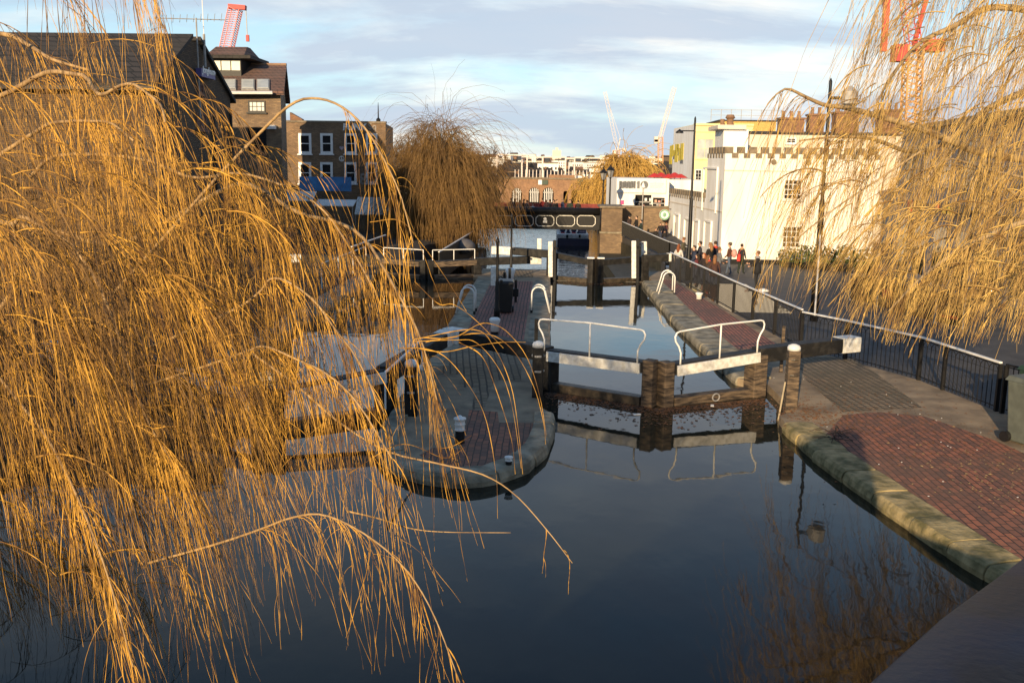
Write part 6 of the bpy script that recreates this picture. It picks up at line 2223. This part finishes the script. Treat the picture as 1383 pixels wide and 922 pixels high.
n_cl = tries = 0
while n_cl < 290 and tries < 9000:
    tries += 1
    x, y = rs.uniform(1040, 1500), rs.uniform(-180, 400)
    if x < left_edge(y) + 40:
        continue
    if x < 1190 and y > 290:
        continue
    if x < 1215 and rs.random() > .42:
        continue
    if y < 130 and rs.random() > .55 - (.25 if x < 1260 else 0):
        continue
    if x > 1250 and y > 150 and rs.random() < .0:
        continue
    Y = rs.uniform(15, 24) if y < 260 else rs.uniform(12.5, 18)
    P0 = atY(x, y, Y)
    L = rs.uniform(.5, 1.4)
    th = math.pi + rs.normal(0, .55)
    dd = np.array([math.cos(th) * .8, math.sin(th) * .6, rs.uniform(-.3, .5)])
    dd /= np.linalg.norm(dd)
    path = [np.array(P0)]
    for k in range(9):
        dd = dd * .85 + np.array([-.1, 0, -1]) * .15
        dd /= np.linalg.norm(dd)
        path.append(path[-1] + dd * L / 9)
    S = np.array(path)
    TW.skin(S[None], rs.uniform(.008, .016), .5, .2)
    ybot = float(np.interp(x, [1030, 1180, 1260, 1383], [385, 415, 455, 490]))
    room = max(.5, (ybot - y) / 1300 * Y)
    Lm = min(3.0, room)
    fringe(S, int(rs.integers(7, 12)), (Lm * .4, Lm), .1, 1, .004, (rs.normal(-.2, .15), 0), 12, .15, kk=(.3, .5), zmin=2.75)
    n_cl += 1
TW.build('hanging_twigs', M['twig2'], wi2)
print('right willow', n_cl, TW.n)


# ---- far willow in front of the bridge, and the golden one beyond it
def dome_willow(label, cx_, Y, zb_, zt_, rx_, n_, m, r0, seed, minz, name='weeping_willow', lim_m=None):
    t_ = thing(name, label, 'tree', (cx_, Y, zb_))
    H = zt_ - zb_
    q_ = np.random.default_rng(seed)
    mb = MB()
    mb.tube([Vector(p_) for p_ in spline([(cx_, Y, zb_ - .3), (cx_ + .2, Y, zb_ + H * .2), (cx_, Y, zb_ + H * .5), (cx_ - .1, Y, zb_ + H * .85)], 8)], [H * .045, H * .04, H * .036, H * .03, H * .025, H * .02, H * .014, H * .008], 8)
    mb.build('trunk', lim_m or M['dark_bark'], t_, smooth=True)
    T_ = Twigs(seed)
    mb = MB()
    for k in range(26):
        a = q_.uniform(0, 2 * math.pi)
        rr = q_.uniform(.35, .95) * rx_
        top = zb_ + H * q_.uniform(.55, 1.0) * (1 - .35 * (rr / rx_) ** 2)
        bough(mb, [(cx_, Y, zb_ + H * q_.uniform(.25, .5)), (cx_ + math.cos(a) * rr * .4, Y + math.sin(a) * rr * .4, top * .85 + zb_ * .15), (cx_ + math.cos(a) * rr, Y + math.sin(a) * rr, top)], H * .013, H * .003, 8, 5)
    mb.build('branches', lim_m or M['dark_bark'], t_, smooth=True)
    ncl = n_ // 14
    a = q_.uniform(0, 2 * math.pi, ncl)
    rr = np.sqrt(q_.uniform(0.02, 1, ncl)) * rx_
    lump = 1 + .12 * np.sin(a * 3 + seed) + .1 * np.sin(a * 7 + 1.3)
    cz = zb_ + H * (1 - .45 * (rr / rx_) ** 2) * q_.uniform(.45, 1.0, ncl) ** .8
    C_ = np.stack([cx_ + np.cos(a) * rr * lump, Y + np.sin(a) * rr * lump, cz], 1)
    P = np.repeat(C_, 14, 0) + q_.normal(0, rx_ * .06, (ncl * 14, 3))
    nn = len(P)
    out_ = np.stack([P[:, 0] - cx_, P[:, 1] - Y, np.zeros(nn)], 1)
    out_ /= np.linalg.norm(out_, axis=1)[:, None] + 1e-6
    D = out_ * .5 + q_.normal(0, .42, (nn, 3)) + np.array([0, 0, .35])
    room = np.maximum(P[:, 2] - minz, .4)
    L = np.minimum(room * q_.uniform(.5, 1.15, nn), H * .75)
    T_.grow(P, D, L, 9, np.array([.05, 0, -1]), q_.uniform(.2, .55, nn), r0 * q_.uniform(.6, 1.3, nn), .4, .11, .3)
    T_.build('hanging_twigs', m, t_)
    return t_


p = atY(595, 240, 66)
dome_willow('rounded brown leafless willow standing in front of the left end of the bridge', p.x, 66, -.7, atY(600, 156, 66).z, (atY(648, 240, 66).x - atY(554, 240, 66).x) / 2, 4600, M['twig3'], .011, 5, -2.2)
p = atY(846, 230, 125)
dome_willow('golden leafless willow beyond the bridge behind the lettered building', p.x, 125, -1.0, atY(850, 203, 125).z, (atY(882, 240, 125).x - atY(812, 240, 125).x) / 2, 3400, M['twig4'], .035, 9, -1.0)
p = atY(785, 250, 135)
dome_willow('small golden willow left of the large one beyond the bridge', atY(806, 250, 140).x, 140, -2, atY(806, 226, 140).z, 2.6, 700, M['twig4'], .035, 19, -2)


def bare_tree(label, x, Y, zb_, zt_, spread, seed, m, levels=5, name='bare_tree'):
    t_ = thing(name, label, 'tree', (x, Y, zb_))
    q_ = random.Random(seed)
    tr, cr = MB(), MB()
    H = zt_ - zb_

    def rec(p_, d, L, r_, lv):
        n3 = p_ + d * L * .5 + Vector((q_.uniform(-.08, .08), q_.uniform(-.08, .08), 0)) * L
        e_ = p_ + d * L
        (tr if lv == levels else cr).tube([p_, n3, e_], [r_, r_ * .85, r_ * .7], 6 if lv > 2 else 3)
        if lv == 0:
            return
        for k in range(3 if lv > 1 else 4):
            nd = (d + Vector((q_.uniform(-1, 1) * spread, q_.uniform(-1, 1) * spread, q_.uniform(-.15, .5)))).normalized()
            rec(p_ + d * L * q_.uniform(.55, 1.0), nd, L * q_.uniform(.62, .82), r_ * .6, lv - 1)
    rec(Vector((x, Y, zb_)), Vector((0, 0, 1)), H * .3, H * .028, levels)
    tr.build('trunk', m, t_, smooth=True)
    cr.build('branches', m, t_)
    return t_


bare_tree('dark bare tree with wide tangled twigs left of the bridge centre', atY(673, 250, 89).x, 89, .3, atY(675, 196, 89).z, .9, 3, M['dark_bark'], 6)
bare_tree('dark bare tree close behind the right flank of the brown willow', atY(655, 250, 96).x, 96, .3, atY(650, 178, 96).z, .7, 8, M['dark_bark'], 6)
bare_tree('thin pale bare tree left of the brown willow', atY(562, 250, 84).x, 84, .3, atY(560, 150, 84).z, .6, 14, M['twig3'], 6)
q = random.Random(33)
for i in range(16):
    Y = q.uniform(340, 900)
    x = q.uniform(640, 830)
    nm = ['bushy', 'tall', 'leaning', 'low'][i % 4]
    bare_tree(f'{nm} dark leafless tree among the houses of the far slope, ' + ('left of the bridge centre' if x < 735 else 'right of the bridge centre'), (x - 742) / 1300 * Y, Y, gz(Y), gz(Y) + q.uniform(9, 15), .8, 40 + i, M['dark_bark'], 4)['group'] = 'trees on the far slope %s %s' % (nm, 'left' if x < 735 else 'right')

# shrubs at the foot of the cottage, windbreaks of the cafe and tables
def shrub(label, c, r_, seed, n_=260):
    t_ = thing('planter_shrub', label, 'shrub', c)
    q_ = np.random.default_rng(seed)
    mb = MB()
    for k in range(n_):
        v = q_.normal(0, 1, 3)
        v /= np.linalg.norm(v)
        p_ = np.array(c) + v * r_ * q_.uniform(.5, 1.0) * np.array([1.1, .8, .9]) + np.array([0, 0, r_ * .9])
        a = q_.normal(0, 1, 3); a /= np.linalg.norm(a)
        b3 = np.cross(a, v); b3 /= np.linalg.norm(b3) + 1e-6
        s_ = r_ * .11
        mb.add([p_ + a * s_, p_ + b3 * s_, p_ - a * s_, p_ - b3 * s_], [(0, 1, 2, 3)])
    mb.build('foliage', M['hedge'], t_)
    MB().lathe(c, [(r_ * .5, 0), (r_ * .6, r_ * .5)], 12).build('pot', M['black'], t_)
    return t_
for i, (x, y, rr) in enumerate(((1066, 352, .75), (1090, 356, .9), (1112, 357, .85), (1140, 362, .9), (1165, 366, .85))):
    p = atY(x, y, 60.5 - i * .6)
    shrub(['leftmost', 'second from left', 'middle', 'fourth from left', 'rightmost'][i] + ' green shrub in the row at the foot of the white cottage', (p.x, p.y, hz(p.y)), rr, 60 + i)
pts = [(1148, 404), (1185, 418), (1225, 437), (1262, 452), (1300, 462)]
for i in range(4):
    a = at(pts[i][0], pts[i][1], .1)
    b_ = at(pts[i + 1][0] - 2, pts[i + 1][1] - 1, .1)
    za, zb_ = hz(a.y), hz(b_.y)
    t = thing('windbreak_panel', ['farthest plain black cafe windbreak panel', 'second black cafe windbreak panel with red mark', 'third black cafe windbreak panel', 'nearest black cafe windbreak panel with red lettering strip'][i] + ' right of the railing', 'windbreak', (a.x, a.y, za))
    MB().beam((a.x, a.y, za + .55), (b_.x, b_.y, zb_ + .55), .03, .95).build('panel', M['black'], t)
    MB().tube([(a.x, a.y, za), (a.x, a.y, za + 1.08)], .025, 8).build('post', M['galv'], t)
    MB().tube([(b_.x, b_.y, zb_), (b_.x, b_.y, zb_ + 1.08)], .025, 8).build('post', M['galv'], t)
    if i in (1, 3):
        d = (b_ - a).normalized()
        n_ = Vector((-abs(d.y), -abs(d.x) if d.x * d.y < 0 else abs(d.x), 0)).normalized()
        n_ = Vector((d.y, -d.x, 0)).normalized()
        if n_.x > 0:
            n_ = -n_
        mb = MB()
        k = .15
        while k < .85:
            u0, u1 = a.lerp(b_, k), a.lerp(b_, k + .035)
            zz = (za * (1 - k) + zb_ * k) + (.3 if i == 3 else .6)
            mb.beam((u0 + n_ * .025) + Vector((0, 0, zz - u0.z)), (u1 + n_ * .025) + Vector((0, 0, zz - u1.z)), .01, .09 if i == 3 else .3)
            k += .05 if i == 3 else .04
            if i == 1 and k > .5:
                break
        mb.build('red_print', M['red'], t)

# ================================================================== LITTER, DEBRIS
q = random.Random(9)
def scatter(name, label, cat, region, n_, size, m, z=.509, kind='stuff'):
    mb = MB()
    for k in range(n_):
        x, y = region(q)
        s_ = size * q.uniform(.4, 1.4)
        a = q.uniform(0, 6.3)
        w_ = s_ * q.uniform(.3, .8)
        dz = q.uniform(.002, .012)
        c, s2 = math.cos(a), math.sin(a)
        mb.add([(x + c * s_, y + s2 * s_, z), (x - s2 * w_, y + c * w_, z + dz), (x - c * s_, y - s2 * s_, z + .001), (x + s2 * w_, y - c * w_, z + dz * .7)], [(0, 1, 2, 3)])
    return tag(mb.build(name, m), kind=kind)


def reg_gauss(cx_, cy_, sx, sy):
    return lambda q_: (q_.gauss(cx_, sx), q_.gauss(cy_, sy))
def reg_water(q_):
    # drifted against the upstream face of the near gates
    while True:
        x = q_.uniform(-.0, 4.75)
        e_ = float(np.interp(x, [0, 2.35, 4.75], [20.9, 19.6, 20.7]))
        y = e_ - (abs(q_.gauss(0, .28)) if q_.random() < .8 else abs(q_.gauss(0, .9))) - .12
        if y > 17.7:
            return x, y
scatter('floating_debris', '', '', reg_water, 2600, .035, mat('floating_leaves', (.17, .075, .03), .8, (.05, .028, .015), 20), WZ + .004)
scatter('floating_twigs', '', '', reg_water, 260, .06, M['dark_bark'], WZ + .005)
scatter('fallen_leaves', '', '', reg_gauss(5.35, 18.6, .4, .6), 620, .032, M['leaf'])
scatter('fallen_leaves', '', '', reg_gauss(6.7, 18.2, 1.0, 2.0), 900, .026, M['leaf'])
scatter('fallen_leaves', '', '', reg_gauss(7.4, 14.8, .8, 1.3), 380, .026, mat('straw_litter', (.42, .30, .14), .9))
scatter('fallen_leaves', '', '', reg_gauss(2.2, 40.5, .9, .2), 120, .05, M['leaf'], WZ + .004)
mb = MB()
for k in range(34):
    x, y = q.uniform(5.2, 9.0), q.uniform(11, 22)
    if x > 8.2 and y > 20:
        continue
    mb.box((x, y, .512), (.022, .016, .005), q.uniform(0, 3))
tag(mb.build('paper_scraps', M['clean_white']), kind='stuff')
for i, (x, y, lab) in enumerate(((860, 560, 'white plastic scrap floating left of the gate mitre'), (962, 548, 'pale flat scrap floating right of the gate mitre'))):
    p = at(x, y, WZ)
    tag(MB().box((p.x, p.y, WZ + .01), (.16, .07, .014), .4 + i).build('floating_scrap', M['clean_white'], bevel=.004), lab, 'litter')
p = atY(966, 535, 20.3)
t = thing('iron_ring', 'round iron ring fixed on the lower rail of the near right gate', 'ring', (p.x, p.y, p.z))
yf = 19.75 + (p.x - 2.52) / 2.1 * 1.15 - .17
MB().tube([(p.x + .08 * math.cos(a_ / 8 * math.pi), yf + (math.cos(a_ / 8 * math.pi)) * .044, WZ + .1 + .08 * math.sin(a_ / 8 * math.pi)) for a_ in range(17)], .016, 6).build('ring', M['galv'], t)
# big twig heap on the kerb
mb = MB()
for k in range(14):
    a = q.uniform(0, 6.3)
    c = Vector((5.25 + q.gauss(0, .12), 16.9 + q.gauss(0, .2), .56))
    mb.tube([c, c + Vector((math.cos(a) * .2, math.sin(a) * .2, q.uniform(0, .1))), c + Vector((math.cos(a) * .4, math.sin(a) * .35, .0))], .008, 4)
tag(mb.build('broken_twigs', M['dark_bark']), 'small heap of broken dark twigs lying on the mossy kerb', 'twigs')
